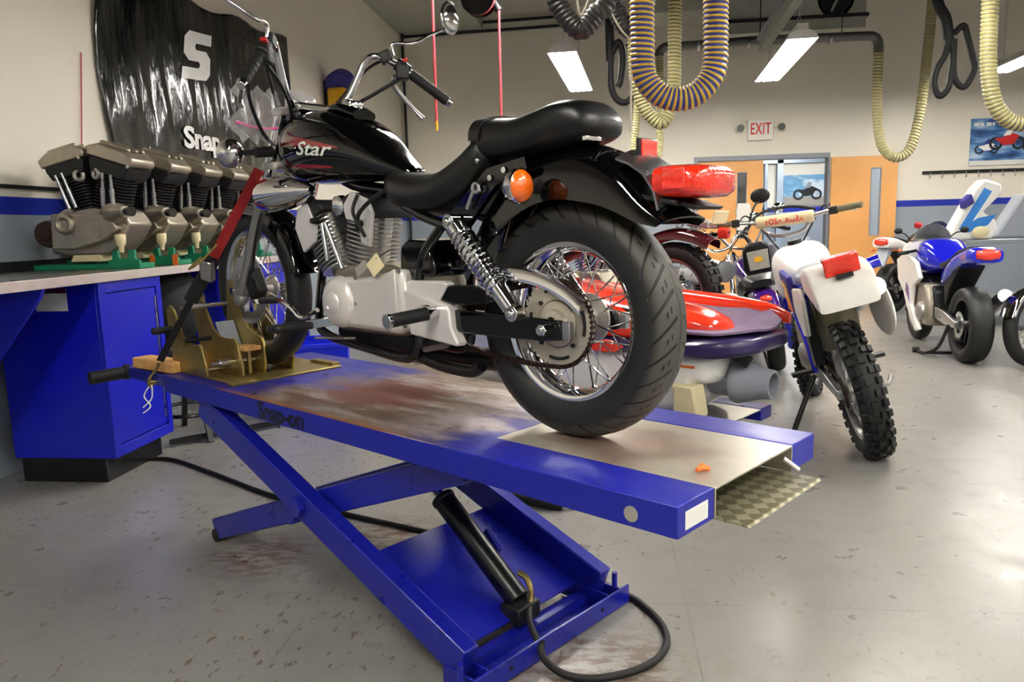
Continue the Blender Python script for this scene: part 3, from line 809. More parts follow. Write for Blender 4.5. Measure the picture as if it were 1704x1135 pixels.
# shocks
A, B_ = V((.334, 0, .567)), V((.112, 0, .331)); D = (B_-A).normalized()
for s in (1, -1):
    Y = V((0, s*.14, 0)); a, b = A+Y, B_+Y
    o = MB().cyl(a+D*.03, b-D*.02, .014, None, 14).cyl(b-D*.105, b-D*.015, .026, .024, 20).cyl(a+D*.022, a+D*.045, .03, None, 20).build('shock_absorber', 'chrome', BK)
    for p in (a, b): MB().cyl(p-V((0, .018, 0)), p+V((0, .018, 0)), .021, None, 18).ball(p+V((0, s*.018, 0)), .013, 12).build('shock_eye', 'chrome', o, bev=.002)
    u, v, w = basis(D); L = (b-a).length; P = []
    for k in range(0, 11*16+1):
        t = k/(11*16); an = t*11*2*pi; P.append(a+D*(.045+t*(L-.125))+(u*cos(an)+v*sin(an))*.0285)
    MB().tube(P, .0062, 7, sm=0).build('coil_spring', 'chrome', o)
# rear fender, lamps
fe = fender([(.36, .46), (.335, .52), (.28, .61), (.18, .70), (.06, .745), (-.06, .742), (-.164, .695), (-.25, .61), (-.312, .562)],
            [(.33, .40), (.285, .455), (.209, .53), (.122, .587), (.022, .612), (-.089, .60), (-.158, .58), (-.223, .552), (-.275, .54)], .098).build('rear_fender', 'gloss black', BK, sharp=60)
tb = MB(); tb.sheet([[V((x, y, z-abs(y)**1.6*1.1)) for y in (-.09, -.06, -.03, 0, .03, .06, .09)] for x, z in ((-.165, .722), (-.20, .709), (-.238, .685), (-.268, .645), (-.28, .60))], .006).build('tail_lamp_bracket', 'steel', BK)
tl = MB(); R = []
for x, k in ((-.255, .8), (-.265, .96), (-.29, 1.), (-.34, 1.), (-.365, .93), (-.38, .75), (-.386, .45)):
    R.append([V((x, .098*k*math.copysign(abs(cos(t))**.5, cos(t)), .640-.1*(x+.265)*-.35+.037*k*math.copysign(abs(sin(t))**.6, sin(t)))) for t in [2*pi*q/28 for q in range(28)]])
tl.quadring(R).build('tail_lamp', 'red lens', BK)
sw = MB().bb((-.348, .0955, .62), (-.292, .099, .664)).build('side_reflector', 'red light lens', BK, bev=.002)
MB().box((-.265, 0, .60), (.1, .15, .012), (0, -.2, 0)).build('lamp_base', 'black plastic', BK, bev=.003)
MB().xz([(-.255, .602), (-.35, .575), (-.36, .582), (-.26, .612)], -.06, .06).build('plate_bracket', 'satin black', BK, bev=.002)
MB().bb((-.198, -.032, .698), (-.186, .038, .744)).build('reflector_housing', 'black plastic', BK, bev=.003)
MB().bb((-.203, -.028, .702), (-.197, .034, .741)).build('rear_reflector', 'red light lens', BK, bev=.002)
MB().cyl((-.19, 0, .655), (-.19, 0, .70), .007, None, 10).build('reflector_stalk', 'black plastic', BK)
for s in (1, -1):
    o = MB().cyl((.068, s*.06, .646), (.068, s*.15, .646), .012, None, 14).cyl((.068, s*.06, .646), (.068, s*.10, .646), .019, None, 14).build('turn_signal_stalk', 'black plastic', BK)
    MB().lathe([(0, .045), (.022, .042), (.036, .03), (.043, .012), (.044, 0), (.041, -.004)], (.06, s*.165, .646), (1, 0, 0), 28).build('turn_signal_cup', 'chrome', o)
    MB().lathe([(.041, 0), (.039, .008), (.03, .018), (.016, .024), (0, .026)], (.062, s*.165, .646), (-1, 0, 0), 28).build('amber_lens', 'amber lens', o)
# seats
sl = loft([(.715, .675, .715, .04), (.69, .64, .728, .085), (.62, .602, .72, .122), (.52, .588, .708, .14), (.42, .585, .715, .147), (.33, .615, .755, .14), (.27, .66, .80, .122), (.24, .70, .80, .10)], e=.7, f=.7).build('rider_seat', 'leather', BK)
pl = loft([(.325, .745, .79, .06), (.30, .722, .822, .095), (.25, .715, .836, .115), (.15, .714, .828, .122), (.08, .722, .84, .12), (.02, .735, .853, .112), (-.04, .745, .848, .095), (-.072, .757, .82, .075), (-.085, .77, .80, .04)], e=.7, f=.7).build('passenger_seat', 'leather', BK)
st = MB(); ringp = ring(.262, 0, .712, .838, .1185, 36, .7, .7)
st.sheet([[p+V((dx, 0, 0)) for dx in (-.02, .018)] for p in ringp[0:19]], .004).build('seat_strap', 'leather', pl)
MB().ball((.248, .124, .722), (.008, .005, .008), 12).build('strap_stud', 'chrome', pl)
em = MB().bb((-.085, .03, .745), (-.07, .09, .757)).build('seat_bracket', 'chrome', pl, bev=.002)
# tank
TK = [(1.325, .80, .875, .02), (1.305, .765, .915, .06), (1.25, .735, .945, .10), (1.15, .715, .956, .132), (1.03, .708, .950, .146), (.92, .706, .922, .138), (.81, .703, .868, .108), (.71, .70, .79, .07), (.64, .70, .742, .04), (.615, .705, .73, .015)]
tank = loft(TK, n=40, e=.72, f=.92, sm=6).build('fuel_tank', 'gloss black', BK, sharp=70)
TS = smooth_table(TK, 6)
def tank_y(x, z, off=.0015):
    zb, zt, hw = lerp_table(TS, x); zm, hz = (zb+zt)/2, (zt-zb)/2
    s = min(.999, abs((z-zm)/hz)) ** (1/.92); c = sqrt(max(0, 1-s*s))
    return hw*c**.72+off
def on_tank(poly, m, name, off=.0015):
    g_ = MB(); cols = []
    for (x, za, zb) in poly:
        cols.append([V((x, tank_y(x, za+(zb-za)*k/6, off), za+(zb-za)*k/6)) for k in range(7)])
    return g_.sheet(cols).build(name, m, tank)
on_tank([(1.20, .838, .842), (1.16, .842, .868), (1.08, .832, .862), (1.0, .822, .846), (.92, .812, .826), (.86, .806, .81)], 'red flake', 'red_swoosh') if mat('red flake', '8a1014', .25, coat=.8, var=.3, vs=40) else 0
on_tank([(1.13, .762, .768), (1.07, .758, .772), (.98, .752, .764), (.90, .748, .754)], 'red flake', 'red_swoosh')
text('Star', .06, (0, 0, 0), (1, 0, 0), (0, 0, 1), 'label white', 'lettering', tank, sx=1.75, shear=.4, bold=.001,
     fn=lambda a, b, c: V((.985-a, tank_y(.985-a, .812+b-a*.10, .003), .812+b-a*.10)))
MB().tube([V((1.195+.017*cos(t), tank_y(1.195+.017*cos(t), .822+.017*sin(t), .002), .822+.017*sin(t))) for t in [2*pi*k/24 for k in range(24)]], .0016, 5, closed=True, sm=0).build('tank_emblem', 'steel', tank)
sg = loft([(1.02, .93, .962, .05), (.98, .93, .968, .06), (.93, .92, .957, .06), (.88, .90, .935, .045)], sm=3).build('filler_panel', 'gloss black', tank)
MB().lathe([(.034, 0), (.034, .012), (.028, .02), (0, .022)], (.945, 0, .955), (-.25, 0, 1), 24).build('fuel_cap', 'chrome', tank)
# frame
m = MB()
m.tube([(1.25, 0, .90), (1.0, 0, .72), (.7, 0, .66), (.55, 0, .62)], .022, 12)
m.cyl((1.215, 0, .96), (1.33, 0, .76), .03, None, 18)
m.tube([(1.30, 0, .80), (1.20, 0, .62), (1.10, 0, .42)], .02, 12)
for s in (1, -1):
    m.tube([(1.12, s*.03, .44), (1.06, s*.10, .26), (1.0, s*.11, .205), (.80, s*.11, .18), (.58, s*.11, .165), (.53, s*.11, .22), (.53, s*.105, .34)], .0155, 10)
    m.tube([(.68, s*.07, .68), (.60, s*.10, .632), (.48, s*.115, .585), (.36, s*.122, .555), (.33, s*.122, .56)], .0155, 10)
    m.tube([(.53, s*.105, .34), (.50, s*.11, .46), (.40, s*.115, .56)], .015, 10)
    m.xz([(.36, .54), (.40, .565), (.22, .70), (.09, .72), (.08, .69), (.19, .655), (.30, .55)], s*.100, s*.118)
m.build('frame', 'gloss black', BK, bev=.002)
for x, z in ((.155, .692), (.205, .675), (.245, .645), (.28, .615)): MB().cyl((x, .117, z), (x, .124, z), .008, None, 8).build('strut_bolt', 'chrome', BK)
MB().tube([(.285, .13, .60), (.262, .135, .632), (.25, .135, .645)], .005, 8).torus((.245, .135, .652), (0, 1, 0), .012, .004, 16, 6).build('helmet_hook', 'steel', BK)
MB().xz([(.60, .415), (.595, .50), (.56, .52), (.47, .515), (.44, .43), (.46, .41)], -.12, .115).build('battery_cover', 'gloss black', BK, bev=.012)
MB().xz([(1.13, .40), (1.205, .56), (1.17, .62), (1.09, .60), (1.05, .46)], -.06, .045).build('air_box', 'gloss black', BK, bev=.02)
# engine
mat('fin alu', 'bdbcb8', .3, .9, var=.06)
eng = MB().xz([(1.0, .27), (1.0, .36), (.93, .43), (.82, .445), (.66, .445), (.555, .42), (.54, .25), (.62, .225), (.94, .225)], -.13, .105).build('engine', 'engine alu', BK, bev=.012)
MB().xz([(.965, .30), (.955, .345), (.915, .39), (.86, .405), (.70, .412), (.60, .43), (.548, .438), (.53, .262), (.58, .24), (.93, .245)], .10, .150).build('left_crankcase_cover', 'silver paint', eng, bev=.018)
ac = MB().lathe([(.0, .182), (.03, .181), (.034, .178), (.036, .174), (.062, .170), (.078, .158), (.084, .14)], (.868, 0, .325), (0, 1, 0), 40).build('alternator_cover', 'silver paint', eng)
rb = MB().xz([(.605, .425), (.575, .436), (.57, .30), (.60, .27), (.615, .33)], .148, .155).build('cover_rib', 'silver paint', eng, bev=.003)
bl = MB()
for x, z in ((.94, .265), (.93, .37), (.77, .405), (.66, .418), (.56, .43), (.54, .27), (.62, .25), (.775, .325)): bl.cyl((x, .148, z), (x, .1545, z), .0062, None, 10)
bl.build('cover_bolts', 'steel', eng)
MB().xz([(.542, .372), (.535, .375), (.362, .340), (.35, .325), (.345, .275), (.318, .235), (.325, .226), (.52, .246)], .112, .150).build('sprocket_cover', 'silver paint', eng, bev=.006)
for (bx, bz), (dx, dz), L in (((1.01, .41), (.44, .898), .225), ((.885, .42), (-.20, .98), .215)):
    d = V((dx, 0, dz)); n = V((dz, 0, -dx)); P0 = V((bx, 0, bz))
    cm = MB()
    for k in range(13):
        c = P0+d*(.012+L*.86*k/13); hw = (.062 if dx > 0 else .05)+.014*min(1, k/5); hy = .085
        q = [c+n*(hw*math.copysign(abs(cos(t))**.55, cos(t)))+V((0, hy*math.copysign(abs(sin(t))**.55, sin(t)), 0)) for t in [2*pi*i/24 for i in range(24)]]
        cm.quadring([q, [p+d*.0045 for p in q]])
    cm.cyl(P0-d*.02, P0+d*L*.9, .055, .06, 24)
    cy = cm.build('cylinder', 'fin alu', eng)
    ht = P0+d*L*.86
    MB().prism([(-.085, 0), (.085, 0), (.075, .04), (.03, .065), (-.04, .065), (-.08, .03)], ht+V((0, .09, 0)), n, d, .18).build('cylinder_head', 'dark metal', cy, bev=.008)
    sgn = 1 if dx > 0 else -1
    MB().prism([(-.03, -.03), (.0, -.075), (.085, -.075), (.088, .02), (.04, .07), (-.02, .06)] if sgn > 0 else [(-.105, -.085), (-.06, -.08), (-.035, -.02), (.03, -.02), (.05, .02), (.015, .07), (-.075, .06), (-.105, .02)], ht+V((0, .096, 0)), n, d, .012).build('chrome_head_plate', 'silver paint', cy, bev=.003)
    MB().cyl(ht-n*.05+V((0, .09, -.02)), ht-n*.05+V((0, .115, -.02)), .012, .009, 12).build('spark_plug_cap', 'black plastic', cy)
for a, b in (((.965, .13, .575), (.945, .13, .455)), ((.945, .13, .575), (.865, .13, .43))):
    MB().cyl(a, b, .008, None, 12).build('pushrod_tube', 'chrome', eng)
MB().xz([(.99, .60), (.96, .66), (.86, .665), (.83, .60), (.89, .54), (.95, .54)], -.05, .07).build('carburettor', 'dark metal', eng, bev=.01)
MB().lathe([(0, .03), (.02, .03), (.033, .022), (.036, 0)], (.93, .07, .63), (0, 1, 0), 24).build('carburettor_cap', 'chrome', eng)
MB().tube([(.79, .11, .66), (.80, .125, .61), (.76, .13, .56), (.75, .12, .53)], .006, 8).build('spark_lead', 'rubber', eng)
MB().tube([(.655, .1, .67), (.70, .12, .645), (.77, .125, .60), (.79, .12, .55)], .007, 8).build('spark_lead', 'rubber', eng)
MB().xz([(1.01, .20), (1.0, .245), (.60, .235), (.56, .20), (.62, .165), (.95, .17)], -.10, .07).build('oil_sump', 'dark metal', eng, bev=.015)
MB().tube([(1.10, -.05, .55), (1.16, -.1, .40), (1.12, -.14, .2), (1.0, -.15, .12), (.8, -.16, .115)], .02, 12).cyl((.98, -.165, .11), (.30, -.175, .135), .034, .04, 20).build('exhaust_pipe', 'satin black', BK)
MB().tube([(.55, .09, .17), (.45, .085, .15), (.34, .08, .145), (.30, .08, .165)], .018, 10).build('side_stand', 'satin black', BK)
tg = MB().box((0, 0, 0), (.055, .002, .05)).cyl((0, .0015, .018), (0, .002, .018), .004, None, 8)
o = tg.build('paper_tag', 'cream plastic', BK); o.location = (.648, .165, .447); o.rotation_euler = (.1, .7, .2)
o = MB().box((0, 0, 0), (.055, .002, .03)).build('paper_tag', 'label grey', BK); o.location = (.72, .162, .437); o.rotation_euler = (.1, .55, .1)
MB().tube([(.635, .12, .49), (.637, .15, .475), (.645, .165, .465)], .0018, 5).build('tag_string', 'rubber', BK)
# controls
fp = MB().bb((.945, .19, .238), (1.0, .335, .262)).build('foot_peg', 'rubber', BK, bev=.007)
MB().bar((.90, .14, .265), (.97, .21, .25), .02, .03).cyl((.93, .16, .262), (.90, .12, .29), .018, None, 14).build('peg_bracket', 'chrome', BK, bev=.003)
MB().bb((1.0, .20, .242), (1.006, .33, .258)).build('peg_edge', 'chrome', fp)
MB().tube([(.93, .19, .30), (1.02, .195, .27), (1.08, .195, .30), (1.15, .20, .322)], .008, 8).build('shift_lever', 'chrome', BK)
MB().cyl((1.155, .195, .322), (1.155, .255, .326), .0115, None, 14).ball((1.155, .258, .326), .012, 10).build('shift_peg', 'rubber', BK)
MB().cyl((1.0, .16, .20), (.78, .155, .215), .0045, None, 8).build('shift_linkage', 'steel', BK)
pp = MB().cyl((.405, .18, .317), (.42, .30, .308), .019, None, 16).build('passenger_peg', 'rubber', BK, bev=.002)
MB().cyl((.42, .30, .308), (.421, .312, .3075), .021, None, 16).build('peg_cap', 'chrome', pp, bev=.002)
MB().cyl((.40, .145, .322), (.405, .185, .317), .014, .02, 12).ball((.44, .155, .325), (.035, .012, .014), 12).build('peg_mount', 'chrome', pp)
# fork, headlight, fender
mat('slider alu', '8d8d8c', .35, .7, var=.04, rv=.03)
for s in (1, -1):
    Y = s*.10
    a, b = V((1.205, Y, .97)), V((1.595, Y, .30)); d = (b-a).normalized()
    f1 = MB().cyl(a, a+d*.47, .0185, None, 18).build('fork_tube', 'chrome', BK)
    MB().cyl(a+d*.36, b, .022, .021, 18).cyl(a+d*.345, a+d*.38, .026, None, 18).ball(b, (.032, .026, .032), 12).build('fork_slider', 'slider alu', f1)
    MB().cyl((1.60, s*.055, .333), (1.60, s*.135, .333), .013, None, 12).build('front_axle_nut', 'chrome', f1)
cal = MB().box((1.50, .085, .36), (.075, .04, .10), (0, .5, 0)).cyl((1.49, .105, .38), (1.49, .112, .38), .02, None, 16).build('brake_caliper', 'black plastic', BK, bev=.008)
MB().tube([(1.49, .10, .40), (1.42, .11, .55), (1.33, .09, .75), (1.24, .07, .92)], .005, 8).build('brake_hose', 'rubber', BK)
MB().tube([(1.60, .07, .36), (1.54, .09, .5), (1.42, .06, .70), (1.30, .03, .95)], .0045, 8).build('speedometer_cable', 'rubber', BK)
fender([(1.72, .645), (1.62, .668), (1.46, .65), (1.34, .57), (1.27, .46), (1.25, .40)],
       [(1.70, .60), (1.61, .625), (1.48, .60), (1.37, .53), (1.30, .45), (1.285, .40)], .062).build('front_fender', 'gloss black', BK, sharp=60)
for z, x in ((.945, 1.225), (.77, 1.32)):
    m = MB()
    q = [V((x+.055*cos(t), .125*math.copysign(abs(sin(t))**.6, sin(t)), z)) for t in [2*pi*k/28 for k in range(28)]]
    dd = V((-.5, 0, .86))*.03
    m.quadring([q, [p+dd for p in q]]).build('triple_clamp', 'cast alu', BK, bev=.003)
hl = MB().lathe([(.0, -.24), (.016, -.235), (.034, -.19), (.052, -.11), (.062, -.03), (.064, .02), (.058, .05)], (1.285, .105, .682), (1, 0, -.02), 32).build('headlight', 'chrome', BK)
MB().lathe([(.058, .05), (.04, .06), (0, .066)], (1.285, .105, .682), (1, 0, -.02), 28).build('headlight_lens', 'smoked glass', hl)
sp_ = MB().lathe([(.0, -.05), (.03, -.048), (.046, -.03), (.052, 0), (.052, .02), (.046, .026)], (1.25, .0, 1.005), (-.5, 0, .86), 28).build('speedometer', 'silver paint', BK)
MB().lathe([(.045, .024), (0, .0245)], (1.25, .0, 1.005), (-.5, 0, .86), 28).build('dial', 'label white', sp_)
MB().bb((1.13, -.085, .955), (1.20, .085, .985)).build('indicator_panel', 'chrome', BK, bev=.008)
# handlebar
hb = []
half = [(1.165, .05, .975), (1.155, .085, .98), (1.135, .125, 1.02), (1.112, .155, 1.09), (1.095, .175, 1.14), (1.065, .20, 1.158), (1.03, .24, 1.14), (.975, .315, 1.085), (.915, .40, 1.005)]
P = [(x, -y, z) for x, y, z in half[::-1]]+[(x, y, z-.07*max(0, y-.05)) for x, y, z in half]
hbar = MB().tube(P, .0125, 14, sm=8).build('handlebar', 'chrome', BK)
for s in (1, -1): MB().cyl((1.18, s*.05, .94), (1.165, s*.05, .985), .018, None, 14).build('bar_riser', 'chrome', BK, bev=.002)
for s in (1, -1):
    q = lambda x, y, z: V((x, s*y, z-(.07*max(0, y-.05) if s > 0 else 0)))
    a, b = q(.99, .295, 1.10), q(.915, .40, 1.005)
    gr = MB().cyl(a, b, .0175, None, 18)
    for k in range(6):
        c = a+(b-a)*(.1+.16*k); gr.cyl(c, c+(b-a)*.03, .0187, None, 18)
    gr = gr.build('hand_grip', 'rubber', hbar)
    MB().cyl(b, b+(b-a).normalized()*.02, .017, .013, 16).build('bar_end', 'chrome', gr, bev=.002)
    d = (b-a).normalized()
    MB().cyl(a-d*.06, a-d*.005, .024, None, 14).box(a-d*.035+V((0, 0, -.018)), (.045, .05, .05), (0, 0, s*-.9)).build('switch_box', 'black plastic', hbar, bev=.005)
    MB().box(a-d*.03+V((-.012, 0, .026)), (.02, .02, .012), (0, .5, s*-.9)).build('red_switch', 'red', hbar, bev=.002)
    MB().box(a-d*.095+V((.012, 0, .0)), (.04, .05, .04), (0, .4, s*-.9)).build('lever_perch', 'black plastic', hbar, bev=.005)
    MB().tube([a-d*.045+V((.03, 0, -.03)), a-d*.03+V((.06, 0, -.04)), a-d*.01+V((.08, s*.01, -.05)), a+d*.04+V((.066, s*.02, -.088)), a+d*.065+V((.05, s*.025, -.112))], [.007, .0095, .009, .0075, .011], 10).build('hand_lever', 'steel', hbar)
    mr = MB().tube([a-d*.07+V((0, 0, .02)), a-d*.075+V((-.005, 0, .055)), q(.985, .31, 1.205), q(.985, .40, 1.25), q(.985, .46, 1.275)], .0058, 10).build('mirror_stem', 'chrome', hbar)
    c = q(.975, .485, 1.318)
    MB().ball(c, (.014, .047, .06), 24).build('mirror_shell', 'chrome', mr)
    MB().lathe([(.0375, 0), (0, .002)], (0, 0, 0), (-1, 0, 0), 28).build('mirror_face', 'mirror glass', mr).matrix_local = Matrix.Translation(c+V((-.009, 0, 0))) @ Matrix.Diagonal((1, 1.12, 1.42, 1))
    MB().tube([a-d*.10+V((.02, 0, -.01)), q(1.12, .2, 1.12), q(1.19, .14, 1.03), q(1.27, .06, .9)], .0055, 8).build('control_cable', 'rubber', hbar)
    MB().tube([a-d*.04+V((.0, 0, -.04)), q(1.06, .19, 1.03), q(1.15, .1, .96), q(1.24, .05, .86)], .0065, 8).build('control_cable', 'rubber', hbar)
    MB().cyl(q(1.27, .10, .835), q(1.29, .225, .835), .010, None, 12).cyl(q(1.275, .11, .835), q(1.285, .17, .835), .019, None, 14).build('front_signal_stalk', 'black plastic', BK)
    MB().ball(q(1.295, .255, .835), (.05, .044, .05), 20).build('front_signal', 'chrome', BK)
MB().tube([(.955, .33, 1.08), (1.03, .32, .98), (1.14, .22, .88), (1.24, .12, .85)], .006, 8).build('clutch_cable', 'rubber', hbar)
# clear bag tied to the bar
gx_ = [[V((1.18+.02*sin(j*1.3+i), .13+.16*i/8-.02*sin(j*.9), 1.02-.17*j/8+.012*sin(i*2.1))) for i in range(9)] for j in range(9)]
bg = tag(MB().sheet(gx_).build('plastic_bag', 'clear bag'), 'clear plastic zip bag hanging by the left handlebar of the cruiser', 'bag')
bg.location = (-.0405, 1.9818, ZD); bg.rotation_euler = (0, 0, RZ)
MB().tube([(1.195, .13, .90), (1.19, .2, .895), (1.19, .28, .91)], .005, 6).build('zip_strip', 'pink', bg)
# tie-down strap
S0, S1 = LP(2.43, .352, ZD-.03), V((-.0405, 1.9818, ZD))+MRZ @ V((1.325, .135, .77))
up_ = V((0, 0, 1))
def SP(t, o=(0, 0, 0)): return S0+(S1-S0)*t+MRZ @ V(o)
strap = T('tie_down_strap', 'black and red tie-down strap from the lift corner to the fork', 'strap', S0)
def web(t0, t1, w, m, name, tw=0., n=10, off=0., t=.004):
    g_ = MB(); d = (S1-S0).normalized(); v = (V((0, 0, 1.2254))-(S0+S1)/2); u = d.cross(v).normalized(); v = d.cross(u)
    rows = []
    for k in range(n+1):
        f = t0+(t1-t0)*k/n; a = tw+.35*sin(6*f); e = u*cos(a)+v*sin(a)
        c = SP(f)-S0+v*(off+.006*sin(9*f))
        rows.append([c-e*w/2, c, c+e*w/2])
    return g_.sheet(rows, t).build(name, m, strap)
web(.10, .50, .027, 'strap black', 'lower_webbing', .1)
web(.40, .66, .05, 'strap black', 'folded_webbing', .0, off=.012, t=.02)
web(.62, 1.0, .036, 'strap red', 'red_webbing', .2, t=.005)
MB().tube([SP(.09)-S0, SP(.05)-S0, SP(.02, (0, .012, -.01))-S0, SP(.0, (0, .0, -.03))-S0, SP(-.01, (0, -.012, -.01))-S0], .006, 8).build('hook', 'gold zinc', strap)
MB().box(SP(.56)-S0, (.05, .03, .09), (.5, .3, 0)).build('cam_buckle', 'steel', strap, bev=.005)
MB().tube([SP(.01)-S0+V((0, 0, -.02)), V((-.02, -.02, -.06)), V((.01, -.03, -.10)), V((-.025, -.03, -.13))], .003, 6).tube([SP(.01)-S0+V((0, 0, -.02)), V((.012, -.02, -.07)), V((-.02, -.035, -.105))], .003, 6).build('frayed_string', 'label white', strap)
MB().tube([SP(.68, (-.01, .02, 0))-S0, SP(.62, (-.01, .04, 0))-S0, SP(.58, (0, .06, 0))-S0, SP(.57, (.03, .06, 0))-S0, SP(.62, (.04, .03, 0))-S0], .004, 6).build('wire_hook', 'gold zinc', strap)
# ---------------------------------------------------------------- workbench and what stands round it
BZ = 1.0555; BX = -2.39
wbch = T('workbench', 'long steel-topped blue workbench along the left wall', 'workbench', (BX, 3.5, 0))
MB().bb((XL-BX+.002, -2.6, BZ-.045), (0, 2.75, BZ)).build('bench_top', 'bench steel', wbch, bev=.004) if mat('bench steel', '918e88', .3, .85, var=.1, vs=5, rv=.12) else 0
MB().bb((XL-BX+.002, -2.6, BZ), (XL-BX+.03, 2.75, BZ+.055)).build('back_curb', 'dark metal', wbch)
MB().prism([(-.0, 0), (-.02, -.04), (XL-BX+.02, -.83), (XL-BX+.004, -.83), (XL-BX+.004, 0)], (0, -.41, BZ-.046), (1, 0, 0), (0, 0, 1), .02).build('gusset_bracket', 'cabinet blue', wbch, bev=.003)
MB().bb((0, -2.6, BZ-.045), (.006, 2.75, BZ)).build('edge_strip', 'edge steel', wbch, bev=.002) if mat('edge steel', 'd2c9c6', .35, .5, var=.06) else 0
for y in (-2.4, 1.2, 2.6): MB().bb((-.06, y, 0), (-.02, y+.04, BZ-.045)).build('bench_leg', 'cabinet blue', wbch)
def cabinet(y0, w, label, z0=.13):
    t = T('tool_cabinet', label, 'cabinet', (BX-.012, y0, 0), group='blue cabinets under the bench')
    D_ = -.55
    MB().bb((D_, 0, z0), (-.02, w, BZ-.047)).build('body', 'cabinet blue', t, bev=.003)
    f = MB()
    for a in ((0, z0, .05, BZ-.047), (w-.04, z0, w, BZ-.047), (.05, z0, w-.04, z0+.055), (.05, BZ-.1, w-.04, BZ-.047)): f.bb((-.02, a[0], a[1]), (0, a[2], a[3]))
    f.build('face_frame', 'cabinet blue', t, bev=.002)
    d = MB().bb((-.02, .055, z0+.06), (-.008, w-.045, BZ-.105)).build('door', 'cabinet blue', t, bev=.003)
    MB().bb((-.008, w-.062, z0+.1), (-.002, w-.052, BZ-.15)).build('door_edge_strip', 'steel', d)
    MB().bb((D_+.02, .02, .0), (-.07, w-.02, z0)).build('plinth', 'satin black', t, bev=.004)
    return t
cb = cabinet(3.46, .53, 'blue tool cabinet under the bench beside the lift handle, grey sticker on its side')
o = MB().bb((-.335, -.003, .875), (-.17, 0, .985)).build('sticker', 'label white', cb)
MB().bb((-.335, -.004, .962), (-.17, -.002, .985)).build('sticker_band', 'maroon', o)
cabinet(5.3, .75, 'blue tool cabinet under the far end of the bench, behind the front wheel')
# bins, stool, cartons beyond the lift
def crate(c, s, mname, label, rz=0):
    t = T('storage_bin', label, 'bin', c, rz, group='blue bins')
    m_ = MB(); w_, d_, h_ = s; q = .012
    m_.bb((-w_/2, -d_/2, 0), (w_/2, d_/2, q))
    for a in ((-w_/2, -d_/2, -w_/2+q, d_/2), (w_/2-q, -d_/2, w_/2, d_/2), (-w_/2, -d_/2, w_/2, -d_/2+q), (-w_/2, d_/2-q, w_/2, d_/2)): m_.bb((a[0], a[1], 0), (a[2], a[3], h_))
    m_.build('tub', mname, t, bev=.006)
    r_ = MB()
    for a in ((-w_/2-.012, -d_/2-.012, -w_/2+q, d_/2+.012), (w_/2-q, -d_/2-.012, w_/2+.012, d_/2+.012), (-w_/2, -d_/2-.012, w_/2, -d_/2+q), (-w_/2, d_/2-q, w_/2, d_/2+.012)): r_.bb((a[0], a[1], h_-.03), (a[2], a[3], h_))
    r_.build('rim', mname, t, bev=.004)
    return t
crate((-1.88, 4.98, 0), (.36, .44, .50), 'bin blue', 'tall bright blue bin on the floor beyond the front wheel of the cruiser', .3)
st = T('work_stool', 'low black steel stool frame under the bench beside the blue cabinet', 'stool', (-2.5, 4.4, 0))
m = MB().lathe([(.0, .46), (.17, .46), (.18, .48), (.17, .52), (0, .53)], (0, 0, 0), (0, 0, 1), 28).build('seat', 'satin black', st)
for k in range(4):
    a = pi/4+k*pi/2
    MB().bar((cos(a)*.12, sin(a)*.12, .46), (cos(a)*.27, sin(a)*.27, .0), .03, .03).build('leg', 'satin black', st)
MB().torus((0, 0, .16), (0, 0, 1), .215, .012, 28, 8).build('foot_ring', 'satin black', st)
for a, b in (((.0, -.3, .03), (.55, .25, .03)),): MB().bar(a, b, .03, .03).build('floor_bar', 'satin black', st)
bx = T('cardboard_box', 'tall brown cardboard box beyond the cruiser engine', 'box', (-1.70, 7.17, 0))
MB().bb((-.2, -.2, 0), (.2, .2, .80)).build('carton', 'cardboard', bx, bev=.004)
MB().prism([(-.04, .70), (.04, .70), (.0, .63)], (0, -.202, 0), (1, 0, 0), (0, 0, 1), .002).build('printed_arrow', 'maroon', bx)
pw = T('parts_washer', 'grey steel parts washer cabinet beyond the cruiser engine', 'parts washer', (-1.09, 7.25, 0), .1)
MB().bb((-.30, -.28, .0), (.54, .28, .765)).build('body', 'grey paint', pw, bev=.008)
MB().bb((-.32, -.30, .767), (.56, .30, .84)).build('lid', 'grey paint', pw, bev=.02)
MB().bb((-.29, -.285, .45), (-.05, -.279, .755)).build('instruction_label', 'label white', pw)
MB().cyl((.1, -.295, .62), (.1, -.28, .62), .02, None, 12).build('latch', 'chrome', pw)
bk = tag(MB().ball((-2.62, 4.42, .80), (.2, .26, .24), 18).build('duffel_bag', 'strap black'), 'dark duffel bag hanging in the knee space under the bench', 'bag')

# black vinyl banner on the wall
def bn(y, z):   # wrinkles
    A = .25+.75*math.exp(-((z-2.12)/.26)**2)
    return .028+.007*sin(y*7+z*2.1)+A*(.006*sin(y*19-z*3+1.3*sin(z*3))+.004*sin(y*37+z*5+2*sin(y*3)))+.009*sin((y-4.6)*9-(z-3)*6)*max(0, 5.6-y)
def bedge(z): t = (z-1.7)/1.4; return 4.75-.10*sin(pi*min(1, max(0, t)))-.0*t
def btop(y): return 2.93+(y-4.7)*.075-.05*sin((y-4.7)*3.2)**2
rows = []
for i in range(73):
    row = []
    for j in range(131):
        f, e = i/72, j/130
        z0 = 1.70+.01*sin(e*14); y_ = bedge(1.7+1.3*f)*(1-e)+7.75*e; z_ = z0+(btop(y_)-z0)*f
        row.append(V((XL+bn(y_, z_), y_, z_)))
    rows.append(row)
g = G('vinyl'); n = g.noise(5, 5, None, (1, 2.6, .8)); g.bump(n, .25, .04); g.out(g.mix(n, '07080a', '0e1013'), .13, None, .3)
ban = MB().sheet(rows, .003).build('banner', 'vinyl', sharp=180)
tag(ban, 'wrinkled black vinyl banner with white lettering on the left wall', 'banner')
def onban(y, z, off=.006): return V((XL+bn(y, z)+off, y, z))
